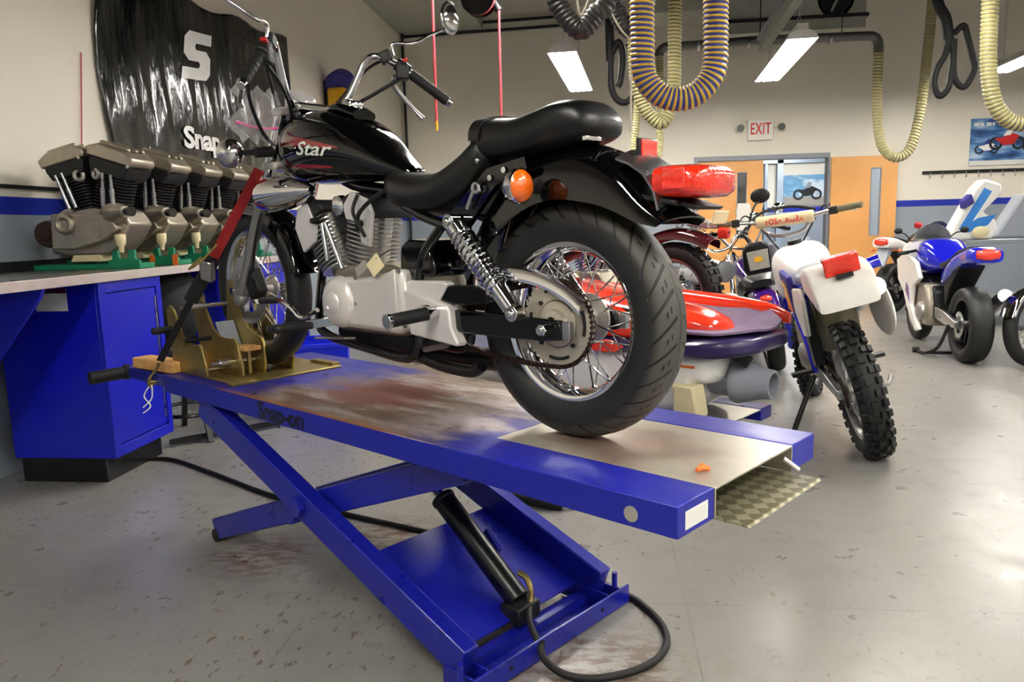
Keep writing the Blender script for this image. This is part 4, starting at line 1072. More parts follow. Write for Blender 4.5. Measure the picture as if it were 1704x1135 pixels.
SP_ = [(1, 1), (1, .76), (.45, .76), (.40, .71), (.40, .66), (.45, .62), (.82, .62), (1, .48), (1, .14), (.84, 0), (0, 0), (0, .24), (.55, .24), (.6, .29), (.6, .34), (.55, .38), (.18, .38), (0, .52), (0, .86), (.16, 1)]
m = MB(); vsx = [m.bm.verts.new((5.62+.44*a+.10*b, 2.38+.37*b+.05*a, 0)) for a, b in SP_]; m.bm.faces.new(vsx)
bmesh.ops.triangulate(m.bm, faces=m.bm.faces[:])
bmesh.ops.subdivide_edges(m.bm, edges=m.bm.edges[:], cuts=5, use_grid_fill=True)
for v in m.bm.verts: v.co = onban(v.co.x, v.co.y)
m.build('logo', 'white', ban)
me_ = text('Snap-on', .215, (0, 0, 0), (0, 1, 0), (0, 0, 1), 'white', 'lettering', ban, sx=1.42, bold=.008, spacing=.95, fn=lambda a, b, c: onban(6.06+a, 1.955+b+a*.02, .012))
# thin cord and black strip on the wall
tag(MB().tube([(XL+.012, 4.52, 2.33), (XL+.012, 4.47, 2.0), (XL+.012, 4.41, 1.62)], .004, 6).build('wall_cord', 'hose red'), 'thin red cord hanging on the wall left of the banner', 'cord')
S(MB().bb((XL, -2, 1.495), (XL+.02, 4.25, 1.515)).build('trim_3', 'dark metal'))

# ---------------------------------------------------------------- five V-twin engines on green stands
K = 1.17
def EX(x): return (x+2.35)*K
def EZ(z): return (z-1.081)*K
def make_engine():
    t = T('v_twin_engine', '', 'engine', (0, 0, 0), group='engines on the bench')
    P = lambda x, z, y=0: V((EX(x), y, EZ(z)))
    # crankcase
    m = MB()
    m.prism([(EX(a), EZ(b)) for a, b in ((-2.50, 1.15), (-2.43, 1.135), (-2.22, 1.135), (-2.16, 1.18), (-2.10, 1.27), (-2.14, 1.33), (-2.26, 1.35), (-2.42, 1.345), (-2.50, 1.30))], (0, .12, 0), (1, 0, 0), (0, 0, 1), .21)
    cc = m.build('crankcase', 'engine alu', t, bev=.012)
    m = MB().prism([(EX(a), EZ(b)) for a, b in ((-2.455, 1.325), (-2.26, 1.318), (-2.17, 1.31), (-2.14, 1.25), (-2.21, 1.2), (-2.36, 1.163), (-2.465, 1.166))], (0, -.09, 0), (1, 0, 0), (0, 0, 1), .05)
    m.lathe([(.058, 0), (.056, .02), (.045, .03), (.03, .03), (.026, .018), (0, .018)], P(-2.386, 1.278, -.135), (0, -1, 0), 28)
    m.build('cam_cover', 'engine alu', t, bev=.008)
    o = MB().lathe([(0, .05), (.03, .05), (.034, .04), (.066, .04), (.072, .02), (.072, -.06)], P(-2.515, 1.235, -.06), (0, -1, 0), 28).build('timing_pulley', 'rusty brown', t)
    MB().lathe([(0, -.07), (.045, -.07), (.058, -.05), (.06, -.01), (.05, .05), (.034, .10), (.03, .13), (0, .13)], P(-2.165, 1.318, -.1), V((.75, -.5, .05)), 28).build('gear_cover', 'engine alu', t)
    MB().cyl(P(-2.06, 1.323, -.19), P(-2.025, 1.323, -.21), .022, .026, 18).build('rubber_cap', 'gloss black', t)
    for s, bx, tx in ((-1, -2.335, -2.375), (1, -2.235, -2.18)):
        a, b = P(bx, 1.34), P(tx, 1.505); d = (b-a).normalized(); n = V((d.z, 0, -d.x))
        m = MB().cyl(a-d*.02, b, .055, .06, 20); L = (b-a).length
        for k in range(12):
            c = a+d*(L*k/12); q = [c+n*(.083*math.copysign(abs(cos(u))**.6, cos(u)))+V((0, .095*math.copysign(abs(sin(u))**.6, sin(u)), 0)) for u in [2*pi*i/20 for i in range(20)]]
            m.quadring([q, [p+d*.006 for p in q]])
        cy = m.build('cylinder', 'dark metal', t)
        m = MB().prism([(-.09, -.02), (.09, -.02), (.11, .03), (.11, .055), (-.11, .055), (-.11, .03)], b+V((0, .11, 0)), n, d, .22)
        m.build('cylinder_head', 'dark metal', cy, bev=.006)
        c = b+d*.055
        m = MB().prism([(-.13, 0), (.118, 0), (.13, .02), (.125, .045), (.08, .07), (-.08, .074), (-.14, .045)], c+V((0, .10, 0)), n, d, .21)
        for y in (-.07, 0, .06): m.prism([(-.1, .07), (.08, .07), (.07, .092), (-.09, .092)], c+V((0, y+.015, 0)), n, d, .022)
        m.build('rocker_cover', 'engine alu', cy, bev=.009)
        MB().torus(b-d*.03+n*(-s)*.06+V((0, -.1, 0)), V((-s*.4, -1, 0)), .022, .011, 18, 8).build('intake_port', 'cast alu', cy)
        MB().cyl(c+n*.1+d*.02+V((0, -.112, -.02)), c+n*.1+d*.02+V((0, -.105, -.02)), .009, None, 8).build('cover_bolt', 'steel', cy)
    for x0, z0, x1, z1 in ((-2.424, 1.495, -2.378, 1.346), (-2.393, 1.505, -2.345, 1.35), (-2.197, 1.50, -2.215, 1.352), (-2.160, 1.49, -2.168, 1.35)):
        m = MB().cyl(P(x0, z0, -.115), P(x1, z1, -.105), .0085, None, 12).cyl(P(x0+(x1-x0)*.45, z0+(z1-z0)*.45, -.111), P(x1, z1, -.105), .0125, None, 12)
        m.build('pushrod_tube', 'steel', t)
    MB().lathe([(0, 0), (.012, 0), (.014, .03), (.026, .045), (.028, .085), (.024, .095), (0, .095)], P(-2.135, 1.145, -.13), (0, 0, 1), 20).build('oil_filter_mount', 'cream plastic', t)
    MB().prism([(EX(a), EZ(b)) for a, b in ((-2.42, 1.105), (-2.26, 1.105), (-2.27, 1.14), (-2.40, 1.14))], (0, .06, 0), (1, 0, 0), (0, 0, 1), .14).build('oil_pump', 'cream plastic', t, bev=.006)
    return t
def make_stand():
    t = T('engine_stand', '', 'engine stand', (0, 0, 0), group='green engine stands')
    m = MB().bb((EX(-2.62), -.06, 0), (EX(-2.08), .06, .028))
    m.build('base_beam', 'green paint', t, bev=.003)
    m = MB().prism([(-.09, 0), (.09, 0), (.09, .045), (.065, .052), (.065, .10), (.03, .10), (.025, .055), (-.025, .055), (-.03, .10), (-.065, .10), (-.065, .052), (-.09, .045)], (EX(-2.155), -.065, 0), (1, 0, 0), (0, 0, 1), .02)
    m.build('front_cradle', 'green paint', t, bev=.003)
    MB().prism([(-.09, 0), (.09, 0), (.09, .05), (-.09, .05)], (EX(-2.45), .08, 0), (1, 0, 0), (0, 0, 1), .02).build('rear_cradle', 'green paint', t, bev=.003)
    return t
mat('rusty brown', '3a2824', .7, .3, var=.2)
e0, s0 = make_engine(), make_stand()
names = ['nearest the camera', 'second from the camera', 'third, middle of the row', 'fourth, beside the red strap', 'farthest of the row']
for i in range(5):
    loc = (-2.75, 3.95+.386*i, BZ)
    e = e0 if i == 0 else dup(e0); s = s0 if i == 0 else dup(s0)
    e.location = (loc[0], loc[1], BZ+.014); s.location = (loc[0], loc[1], BZ)
    e['label'] = 'dull silver V-twin engine, '+names[i]
    s['label'] = 'green engine stand on the bench, '+names[i]
    if i == 1:
        for x in (-2.215, -2.095): MB().prism([(-.014, .0), (.014, 0), (.016, .06), (-.016, .06)], (EX(x), -.0865, 0), (1, 0, 0), (0, 0, 1), .004).build('orange_strip', 'orange', s)
# yellow and violet reel on the wall beyond the handlebars
t = T('hose_reel', 'yellow and violet reel on the wall behind the handlebar', 'hose reel', (XL, 8.9, 2.62))
MB().box((.16, 0, .06), (.22, .42, .30), (0, 0, .1)).build('housing', 'yellow', t, bev=.04)
MB().lathe([(0, -.1), (.14, -.1), (.16, -.08), (.16, .08), (.14, .1), (0, .1)], (.19, -.06, .26), (0, 1, .4), 28).build('drum', 'violet', t)
MB().bb((0, -.1, -.1), (.06, .1, .3)).build('wall_plate', 'dark metal', t)
MB().tube([(.22, .05, .0), (.24, .14, -.12), (.2, .2, -.25)], .03, 10).build('hose_guide', 'violet', t)
# ---------------------------------------------------------------- overhead hoses, pipes and ducts
def hose_mat(name, stops, rough=.35, hel=1.):
    g = G(name); uv = g.sep(g.tc.outputs['UV'])
    ph = g.math('FRACT', g.math('ADD', uv[0], g.math('MULTIPLY', uv[1], hel)))
    n = g.noise(14, 3)
    g.out(g.mix(g.math('MULTIPLY', n, .25), g.ramp(ph, stops), '8a8a80'), rough)
hose_mat('hose blue yellow', [(0, 'e0b020'), (.36, 'e6ba2c'), (.44, '1a2f86'), (.9, '1c3494'), (.97, 'e0b020')])
hose_mat('hose yellow thin', [(0, 'b0a566'), (.6, 'b5ab70'), (.68, '3a3a34'), (.9, '45443c'), (.97, 'b0a566')])
hose_mat('hose black ribbed', [(0, '17171a'), (.5, '1c1c20'), (.6, '0a0a0c'), (.95, '0a0a0c'), (1, '17171a')], .42)
hose_mat('hose pale', [(0, 'b2a874'), (.7, 'b6ac78'), (.78, '6f6a48'), (.95, '6f6a48'), (1, 'b2a874')])
def hose(name, pts, r, pitch, m, label, cat='hose', group=None, n=20, depth=.07, rf=None):
    P = spline(pts, 24); L = [0]
    for a, b in zip(P, P[1:]): L.append(L[-1]+(b-a).length)
    N = int(L[-1]/pitch*6); Q = []; j = 0
    for i in range(N+1):
        s = L[-1]*i/N
        while j < len(L)-2 and L[j+1] < s: j += 1
        t = (s-L[j])/(L[j+1]-L[j]+1e-9); Q.append(P[j]+(P[j+1]-P[j])*t)
    mb = MB(); U = mb.bm.loops.layers.uv.verify(); rings = []; u = None
    for i, p in enumerate(Q):
        t = (Q[min(i+1, N)]-Q[max(i-1, 0)]).normalized()
        u = basis(t)[0] if u is None else (u-t*u.dot(t)).normalized()
        v = t.cross(u); s = L[-1]*i/N/pitch; rr = r*(rf(i/N) if rf else 1)
        rings.append([mb.bm.verts.new(p+(u*cos(a)+v*sin(a))*rr*(1+depth*cos(2*pi*(s+k/n)-.9))) for k, a in enumerate([2*pi*k/n for k in range(n)])])
    for i in range(N):
        for k in range(n):
            f = mb.bm.faces.new((rings[i][k], rings[i][(k+1) % n], rings[i+1][(k+1) % n], rings[i+1][k]))
            s0, s1 = L[-1]*i/N/pitch, L[-1]*(i+1)/N/pitch
            for lp, q in zip(f.loops, ((s0, k/n), (s0, (k+1)/n), (s1, (k+1)/n), (s1, k/n))): lp[U].uv = q
    o = mb.build(name, m, sharp=80)
    if label: tag(o, label, cat, group)
    return o
GR = 'overhead exhaust hoses'
def pz(Y, L_): return [V((x, Y, z)) for x, z in L_]
hose('exhaust_hose', pz(4.0, [(.225, 5.09), (.222, 3.4), (.221, 2.9), (.221, 2.6), (.221, 2.4), (.221, 2.25), (.222, 2.15), (.222, 2.07), (0.223, 2.000), (0.236, 1.933), (0.275, 1.876), (0.332, 1.837), (0.399, 1.824), (0.466, 1.837), (0.523, 1.876), (0.562, 1.933), (0.575, 2.000), (.5755, 2.07), (.575, 2.15), (.574, 2.25), (.573, 2.4), (.571, 2.6), (.569, 2.9), (.565, 3.4), (.56, 5.09)]), .0575, .0245, 'hose blue yellow', 'thick blue and yellow ribbed exhaust hose looping nearest the camera', group=GR)
hose('exhaust_hose', pz(7.0, [(.67, 5.09), (.665, 3.4), (.663, 2.7), (.655, 2.35), (.611, 2.15), (.54, 2.078), (.42, 2.19), (.345, 2.40), (.32, 2.7), (.32, 3.4), (.32, 5.09)]), .055, .03, 'hose yellow thin', 'yellow ribbed exhaust hose loop hanging just behind the thick blue one', group=GR)
hose('exhaust_hose', pz(11.0, [(.84, 3.46), (.845, 3.0), (.835, 2.6), (.85, 2.3), (.80, 2.10), (.68, 2.04), (.54, 2.10), (.50, 2.25), (.53, 2.62), (.55, 3.2), (.56, 5.09)]), .05, .035, 'hose pale', 'pale yellow exhaust hose by the far wall above the red tail lamp', group=GR)
hose('exhaust_hose', pz(11.0, [(3.673, 3.36), (3.675, 3.0), (3.685, 2.6), (3.74, 2.22), (3.84, 2.05), (3.966, 1.994), (4.09, 2.06), (4.17, 2.25), (4.23, 2.6), (4.269, 3.074), (4.313, 3.966), (4.34, 5.09)]), .062, .04, 'hose pale', 'long pale yellow exhaust hose hanging down in front of the open wooden door', group=GR)
hose('exhaust_hose', pz(6.5, [(2.955, 5.09), (2.96, 3.4), (2.965, 2.7), (2.985, 2.3), (3.05, 2.04), (3.2, 1.905), (3.37, 1.96), (3.48, 2.2), (3.52, 2.6), (3.54, 3.4), (3.55, 5.09)]), .057, .03, 'hose yellow thin', 'yellow ribbed exhaust hose loop at the right edge above the sport bike', group=GR)
hose('exhaust_hose', pz(4.5, [(-.30, 5.09), (-.29, 3.2), (-.235, 2.55), (-.19, 2.40), (-.09, 2.293), (.0, 2.375), (.07, 2.5), (.14, 3.2), (.16, 5.09)]), .054, .026, 'hose black ribbed', 'black ribbed exhaust hose folded at the top edge, left of the blue one', group=GR)
hose('exhaust_hose', pz(4.7, [(.02, 5.09), (.03, 3.2), (.085, 2.55), (.12, 2.42), (.185, 2.33), (.25, 2.42), (.30, 2.55), (.36, 3.2), (.38, 5.09)]), .05, .026, 'hose black ribbed', 'black ribbed exhaust hose folded close behind the thick blue one', group=GR)
# straps and rope round the black hoses
tag(MB().tube([(-.2, 4.44, 5.09), (-.19, 4.44, 3.6), (-.15, 4.44, 2.72), (-.11, 4.43, 2.5), (-.085, 4.45, 2.36), (-.02, 4.43, 2.5), (.03, 4.42, 2.75)], .006, 8).build('white_rope', 'rope white'), 'white rope through the folded black hose', 'rope')
tag(MB().tube([(.0, 4.6, 5.09), (.01, 4.6, 3.6), (.04, 4.6, 2.55), (.08, 4.62, 2.42), (.14, 4.62, 2.31), (.187, 4.62, 2.255), (.195, 4.62, 2.2), (.19, 4.63, 1.75)], .006, 8).build('white_rope', 'rope white'), 'white rope hanging beside the thick blue and yellow hose', 'rope')
# forked rubber tailpipe adaptors
def adaptor(label, Y, feed, loops, r=.027, fr=.045):
    t = T('tailpipe_adaptor', label, 'hose', (feed[-1][0], Y, feed[-1][1]), group='forked tailpipe adaptors')
    o_ = V(t.location)
    MB().tube([p-o_ for p in pz(Y, feed)], fr, 14).build('feed_hose', 'rubber', t)
    for L_ in loops: MB().tube([p-o_ for p in pz(Y-.02, L_)], r, 12).build('rubber_loop', 'rubber', t)
adaptor('black forked tailpipe adaptor hanging between the yellow hoses at right', 7.5, [(2.86, 5.09), (2.90, 3.5), (2.98, 3.09), (3.06, 2.93), (3.09, 2.76)],
        [[(3.09, 2.78), (3.06, 2.62), (3.0, 2.50), (2.985, 2.38), (3.03, 2.27), (3.10, 2.33), (3.125, 2.48), (3.13, 2.62), (3.10, 2.76)], [(3.13, 2.80), (3.20, 2.86), (3.235, 2.78), (3.29, 2.6), (3.31, 2.48), (3.24, 2.34), (3.16, 2.40), (3.135, 2.55), (3.13, 2.75)]])
adaptor('black forked tailpipe adaptor hanging left of the blue and yellow hoses', 7.5, [(.10, 5.09), (.115, 3.5), (.12, 2.95), (.125, 2.72)],
        [[(.13, 2.75), (.13, 2.5), (.18, 2.37), (.27, 2.34), (.345, 2.45), (.34, 2.7), (.29, 2.86)], [(.14, 2.78), (.20, 2.88), (.235, 2.75), (.22, 2.55), (.19, 2.48)]], .03, .042)
# manifold pipe
mp = T('exhaust_manifold', 'grey overhead exhaust pipe running along the far wall', 'pipe', (.84, 11, 3.45))
MB().tube([V((x-.84, 0, z-3.45)) for x, z in [(.84, 3.44), (.845, 3.50), (.90, 3.55), (1.0, 3.56), (1.6, 3.565), (2.1, 3.58), (2.8, 3.57), (3.46, 3.565), (3.6, 3.55), (3.66, 3.48), (3.673, 3.35)]], .06, 16).build('pipe', 'manifold grey', mp) if mat('manifold grey', '6f6f6c', .45, .5, var=.1) else 0
for x in (1.35, 2.0, 3.05): MB().cyl((x-.85, 0, .1), (x-.82, 0, .1), .067, None, 20).build('coupling', 'steel', mp)
for x in (1.5, 3.2): MB().cyl((x-.84, 0, .15), (x-.84, 0, 1.65), .006, None, 6).build('hanger_rod', 'dark metal', mp)
# ducts
d1 = T('air_duct', 'big grey sheet metal duct with a round opening near the far wall', 'duct', (2.6, 11.5, 3.7))
MB().bb((-1.0, -.4, 0), (.93, .4, .95)).build('duct_body', 'duct grey', d1, bev=.01)
MB().bb((-1.03, -.43, .14), (.96, .43, .18)).build('flange', 'dark metal', d1)
MB().lathe([(.2, -.01), (.22, -.03), (.235, 0), (.2, .0)], (.54, -.4, .38), (0, -1, 0), 32, closed=True).build('opening_ring', 'dark metal', d1)
MB().lathe([(.2, 0), (0, .001)], (.54, -.402, .38), (0, -1, 0), 32).build('opening', 'ink', d1)
MB().bar((.48, -.43, .22), (.56, -.43, .40), .05, .03).build('damper_lever', 'duct grey', d1)
d2 = T('overhead_rail', 'square grey rail under the ceiling pointing at the far wall', 'rail', (2.02, 9.5, 3.42))
MB().bar((-.05, -1.3, -.02), (.10, 1.12, 0), .1, .12).build('rail', 'duct grey', d2, bev=.004)
MB().bar((-.05, -1.3, .07), (.10, 1.12, .09), .17, .03).build('rail_cap', 'grey paint', d2)
for y in (-1.0, .8): MB().cyl((0, y, .08), (0, y, 1.67), .008, None, 6).build('hanger_rod', 'dark metal', d2)
d3 = T('air_duct', 'dark grey duct under the ceiling in the left corner', 'duct', (-2.3, 10.6, 4.25))
MB().bb((-.79, -1.9, 0), (.55, 1.75, .6)).build('duct_body', 'duct grey', d3)
d4 = T('air_duct', 'grey duct crossing above the thick blue and yellow hose', 'duct', (1.0, 11.3, 4.0))
MB().bb((-.45, -.3, 0), (.55, .4, .5)).build('duct_body', 'duct grey', d4, bev=.01)
# black gas pipe in the corner
gp = T('gas_pipe', 'thin black pipe down the far left corner of the room', 'pipe', (XL+.07, YF-.06, 0))
MB().cyl((0, 0, 0), (0, 0, 4.33), .022, None, 10).build('riser', 'satin black', gp)
for z in (4.33, 4.2): MB().cyl((-.02, 0, z), (2.55, 0, z+.04), .022, None, 10).build('branch', 'satin black', gp)
for z in (1.9, 3.3): MB().bb((-.03, .0, z), (.03, .05, z+.02)).build('pipe_clip', 'steel', gp)
# air hose reels
def reel(loc, dx, z1, label, tip=False):
    t = T('air_hose_reel', label, 'hose reel', loc, group='air hose reels')
    MB().lathe([(0, -.05), (.13, -.05), (.135, -.04), (.11, -.035), (.11, .035), (.135, .04), (.13, .05), (0, .05)], (0, 0, 0), (.2, 1, 0), 30).build('drum', 'gloss black', t)
    MB().torus((0, -.01, 0), (.2, 1, 0), .118, .012, 30, 8).build('hose_coil', 'hose red', t)
    MB().bb((-.03, -.02, .1), (.03, .02, ZC-loc[2])).build('drop_bracket', 'dark metal', t)
    MB().tube([(.1, 0, -.02), (.12, 0, -.06), (dx, 0, -.1)], .028, 10).build('guide_arm', 'satin black', t)
    h = MB().tube([(dx, 0, -.08), (dx-.002, 0, (z1-loc[2])*.5), (dx-.006, 0, z1-loc[2])], .0095, 8).build('air_line', 'hose red', t)
    if tip: MB().cyl((dx-.006, 0, z1-loc[2]+.005), (dx-.006, 0, z1-loc[2]-.055), .011, .008, 10).build('brass_tip', 'yellow', h)
reel((-.87, 6.0, 2.92), .145, 1.62, 'black air hose reel with red hose dropping behind the passenger seat')
reel((-1.16, 5.0, 3.35), .14, 1.90, 'air hose reel out of sight whose red hose ends by the right mirror', True)
# ---------------------------------------------------------------- second lift with the jet ski
def L2(x, y, z): return LP(x, y, z)
l2 = T('motorcycle_lift', 'lowered grey-decked lift beyond the cruiser, carrying the red jet ski', 'lift', LP(1.05, .339-2.45, 0), RZ)
MB().bb((.0, -.21, .192), (2.35, .21, .197)).build('deck', 'worn steel', l2)
for s in (1, -1): MB().bb((0, s*.21, .13), (2.35, s*.345, .2)).build('side_rail', 'blue paint', l2, bev=.006)
MB().bb((.3, -.28, .0), (2.0, .28, .13)).build('scissor_base', 'dark metal', l2, bev=.006)
JS = T('jet_ski', 'red and purple stand-up jet ski with white hull on the lowered lift', 'jet ski', LP(.86, .339-2.45, .2), RZ)
loft([(.25, .23, .35, .19), (.29, .19, .365, .255), (.36, .17, .375, .275), (.41, .04, .375, .28), (.6, 0, .38, .29), (1.3, 0, .37, .30), (1.8, .05, .39, .25), (2.1, .18, .43, .11), (2.2, .3, .43, .03)], e=.5, f=.6).build('hull', 'white', JS, sharp=50)
loft([(.02, .40, .445, .10), (.05, .37, .455, .21), (.14, .345, .46, .30), (.28, .325, .45, .345), (.42, .335, .43, .335), (.56, .345, .425, .312), (.8, .335, .42, .325), (1.4, .33, .43, .335), (1.9, .36, .46, .27), (2.2, .40, .48, .1), (2.25, .42, .47, .02)], e=.5, f=.5).build('bumper', 'purple bumper', JS)
g_ = []
for i in range(25):
    x = .05+.8*i/24; row = []
    hw = .295*min(1, (i+1.6)/6.5)**.55
    for j in range(17):
        t = -1+2*j/16; rise = .12*max(0, -t-.5)/.5*min(1, x/.3)+.05*max(0, (x-.3)/.5)**2
        row.append(V((x, hw*t, .462+rise-.012*(1-t*t)+.025*max(0, .2-x)/.2+.02*sin(pi*t*2+1)*0)))
    g_.append(row)
MB().sheet(g_, .012).build('foot_tray', 'purple mat', JS)
MB().quadring([ring(x, -.30, zb, zt, hw, 20, .6, .6) for x, zb, zt, hw in smooth_table([(.08, .47, .525, .015), (.2, .47, .575, .05), (.45, .46, .61, .068), (.9, .45, .64, .075), (1.3, .44, .66, .08)], 3)]).build('far_gunwale', 'ski red', JS)
MB().quadring([ring(x, .255, zb, zt, hw, 20, .6, .6) for x, zb, zt, hw in smooth_table([(.40, .43, .455, .015), (.48, .42, .49, .04), (.9, .41, .56, .066), (1.3, .41, .62, .07)], 3)]).build('near_gunwale', 'ski red', JS)
hd = loft([(.27, .43, .46, .05), (.33, .42, .515, .13), (.5, .41, .565, .19), (.8, .40, .61, .25), (1.1, .40, .66, .30), (1.4, .41, .70, .31), (1.7, .42, .66, .27), (2.0, .43, .56, .16), (2.18, .44, .5, .03)], e=.6, f=.7).build('hood', 'ski red', JS)
MB().xz([(1.0, .33), (.78, .335), (.72, .37), (.80, .40), (1.0, .40)], .322, .342).build('red_side_panel', 'ski red', JS, bev=.006)
MB().prism([(.50, .50), (.62, .54), (.80, .57), (.70, .51)], (0, .235, 0), (1, 0, 0), (0, 0, 1), .012).build('side_decal', 'ink', hd)
MB().tube([(1.75, 0, .66), (1.3, 0, .86), (.95, 0, .90)], [.05, .04, .035], 12).cyl((.95, -.3, .90), (.95, .3, .90), .016, None, 12).build('handle_pole', 'satin black', JS)
nz = MB().cyl((.36, 0, .19), (.22, 0, .19), .085, .09, 28).build('pump_housing', 'grey paint', JS, bev=.003)
MB().lathe([(.118, .0), (.12, .02), (.11, .05), (.082, .14), (.075, .2), (.06, .2), (.065, .12), (.07, .0)], (.23, 0, .19), (-1, 0, .0), 32, closed=True).build('steering_nozzle', 'grey paint', nz)
MB().lathe([(.066, .1), (0, .1)], (.23, 0, .19), (-1, 0, 0), 24).build('nozzle_bore', 'ink', nz)
MB().box((.17, .10, .335), (.12, .05, .06), (0, -.5, .3)).build('exhaust_flap', 'black plastic', JS, bev=.008)
MB().prism([(.30, 0), (.42, 0), (.42, .17), (.45, .2), (.31, .2), (.28, .05)], (0, .33, 0), (1, 0, 0), (0, 0, 1), .12).build('hull_block', 'cream plastic', JS, bev=.01)
MB().torus((.60, .296, .245), (0, 1, .0), .042, .006, 28, 6).build('port_ring', 'black plastic', JS)
MB().torus((.475, .286, .265), (0, 1, .0), .036, .0035, 28, 6).build('green_ring_decal', 'green paint', JS)
MB().bb((.33, .262, .285), (.41, .282, .297)).build('orange_warning_decal', 'orange', JS)

# ---------------------------------------------------------------- parts shared by the other motorcycles
def forks(root, top, axle, dy=.1, r=.02, m1='chrome', m2='grey paint', split=.5):
    a0, b0 = V(top), V(axle)
    for s in (1, -1):
        a = a0+V((0, s*dy, 0)); b = b0+V((0, s*dy, 0)); c = a+(b-a)*split
        o = MB().cyl(a, c, r, None, 14).build('fork_tube', m1, root)
        MB().cyl(c, b, r*1.35, r*1.25, 14).ball(b, r*1.4, 10).build('fork_slider', m2, o)
def bars(root, half, m='chrome', grip='rubber', r=.012, lever='steel', pad=None):
    P = [(x, -y, z) for x, y, z in half[::-1]]+list(half)
    hb_ = MB().tube(P, r, 12).build('handlebar', m, root)
    for s in (1, -1):
        q = lambda p: V((p[0], s*p[1], p[2]))
        b = q(half[-1]); a = b+(q(half[-2])-b)*min(1, .13/max(.01, (q(half[-2])-b).length)); d = (b-a).normalized()
        MB().cyl(a, b+d*.004, .018, None, 14).build('hand_grip', grip, hb_)
        MB().box(a-d*.03, (.05, .045, .045), (0, 0, .3)).build('switch_box', 'black plastic', hb_, bev=.005)
        MB().tube([a-d*.04+V((.02, 0, 0)), a+V((.055, 0, -.01)), a+d*.10+V((.05, 0, -.02))], .007, 8).build('hand_lever', lever, hb_)
        MB().tube([a-d*.05, a-d*.1+V((.06, 0, .03)), q((half[0][0]+.06, .05, half[0][2]-.1))], .005, 6).build('control_cable', 'rubber', hb_)
    return hb_
def mirror(root, base, head, m='black plastic', r=.045):
    o = MB().tube([base, V(base)*.5+V(head)*.5+V((0, 0, .03)), head], .006, 8).build('mirror_stem', m, root)
    MB().ball(V(head)+V((0, 0, r*.6)), (.015, r*1.3, r), 16).build('mirror_shell', m, o)
def vtwin(root, c, s=1., m='engine alu'):
    c = V(c)
    e = MB().xz([(-.22*s, -.12*s), (.22*s, -.12*s), (.25*s, 0), (.18*s, .1*s), (-.18*s, .1*s), (-.25*s, 0)], -.15*s, .15*s)
    e.cyl((.1*s, .15*s, 0), (.1*s, .19*s, 0), .1*s, .09*s, 24); e = e.build('engine', m, root, bev=.012); e.location = c
    for t in (.42, -.42):
        d = V((sin(t), 0, cos(t))); n = V((cos(t), 0, -sin(t))); m_ = MB()
        for k in range(9):
            p0 = d*((.1+.028*k)*s); q = [p0+n*(.085*s*math.copysign(abs(cos(a))**.6, cos(a)))+V((0, .1*s*math.copysign(abs(sin(a))**.6, sin(a)), 0)) for a in [2*pi*i/18 for i in range(18)]]
            m_.quadring([q, [p+d*.012*s for p in q]])
        m_.cyl(d*.08*s, d*.36*s, .065*s, None, 16)
        m_.prism([(-.09*s, 0), (.09*s, 0), (.07*s, .07*s), (-.07*s, .07*s)], d*.345*s+V((0, .1*s, 0)), n, d, .2*s)
        m_.build('cylinder', 'chrome', e)
    return e

# ---------------------------------------------------------------- white dirt bike seen from behind
DB = T('dirt_bike', 'white and blue dirt bike seen from behind, leaning on its side stand', 'motorcycle', (1.42, 4.063, 0), radians(84.6), -.27)
DB.scale = (1.06, 1.06, 1.06)
wheel(DB, 'rear_wheel', (0, 0, .335), .335, .125, .235, 'steel', 'tyre rubber', 40, spokes=28, hub=(.06, .05), disc=(.11, -.06))
wheel(DB, 'front_wheel', (1.40, 0, .345), .345, .09, .27, 'steel', 'tyre rubber', 42, spokes=28, hub=(.05, .05), disc=(.12, .055))
for s in (1, -1): MB().xz([(-.04, .31), (-.04, .36), (.50, .42), (.52, .34), (.3, .32)], s*.075, s*.105).build('swingarm', 'steel', DB, bev=.004)
MB().cyl((.42, .03, .45), (.40, .03, .72), .03, .034, 16).build('rear_shock', 'yellow', DB)
m = MB()
for s in (1, -1):
    m.tube([(1.02, s*.03, .98), (.82, s*.10, .78), (.50, s*.11, .55), (.46, s*.11, .36)], .02, 10)
    m.tube([(.62, s*.11, .84), (.30, s*.10, .86), (.02, s*.08, .88)], .016, 10)
    m.tube([(.50, s*.10, .52), (.22, s*.10, .78), (.10, s*.09, .86)], .014, 10)
m.tube([(1.05, 0, .92), (.98, 0, .55), (.86, 0, .34), (.52, 0, .30)], .022, 10)
m.build('frame', 'bike blue', DB)
loft([(.62, .82, .93, .06), (.45, .84, .915, .10), (.2, .86, .935, .105), (.02, .88, .955, .09), (-.08, .90, .95, .06)], e=.6, f=.6).build('seat', 'grey paint', DB)
loft([(1.02, .82, .95, .05), (.95, .74, 1.03, .12), (.80, .72, 1.05, .165), (.65, .76, 1.0, .14), (.52, .82, .94, .08)], e=.6, f=.7).build('fuel_tank', 'white', DB)
MB().lathe([(.04, 0), (.04, .03), (.0, .035)], (.82, 0, 1.04), (0, 0, 1), 20).build('fuel_cap', 'black plastic', DB)
rf = loft([(.26, .87, .92, .09), (.08, .84, .965, .115), (-.12, .825, .99, .13), (-.26, .81, .985, .137), (-.33, .795, .93, .137), (-.365, .79, .84, .127)], e=.3, f=.4).build('rear_fender', 'white plastic', DB, sharp=35)
MB().box((-.315, -.01, .985), (.05, .15, .085), (0, -.2, 0)).build('tail_lamp', 'red lens', DB, bev=.006)
MB().box((-.345, -.01, .935), (.03, .07, .02)).build('lamp_bracket', 'dark metal', DB)
MB().cyl((-.12, -.16, .93), (-.13, -.21, .935), .028, .03, 14).build('side_reflector', 'bike blue', DB)
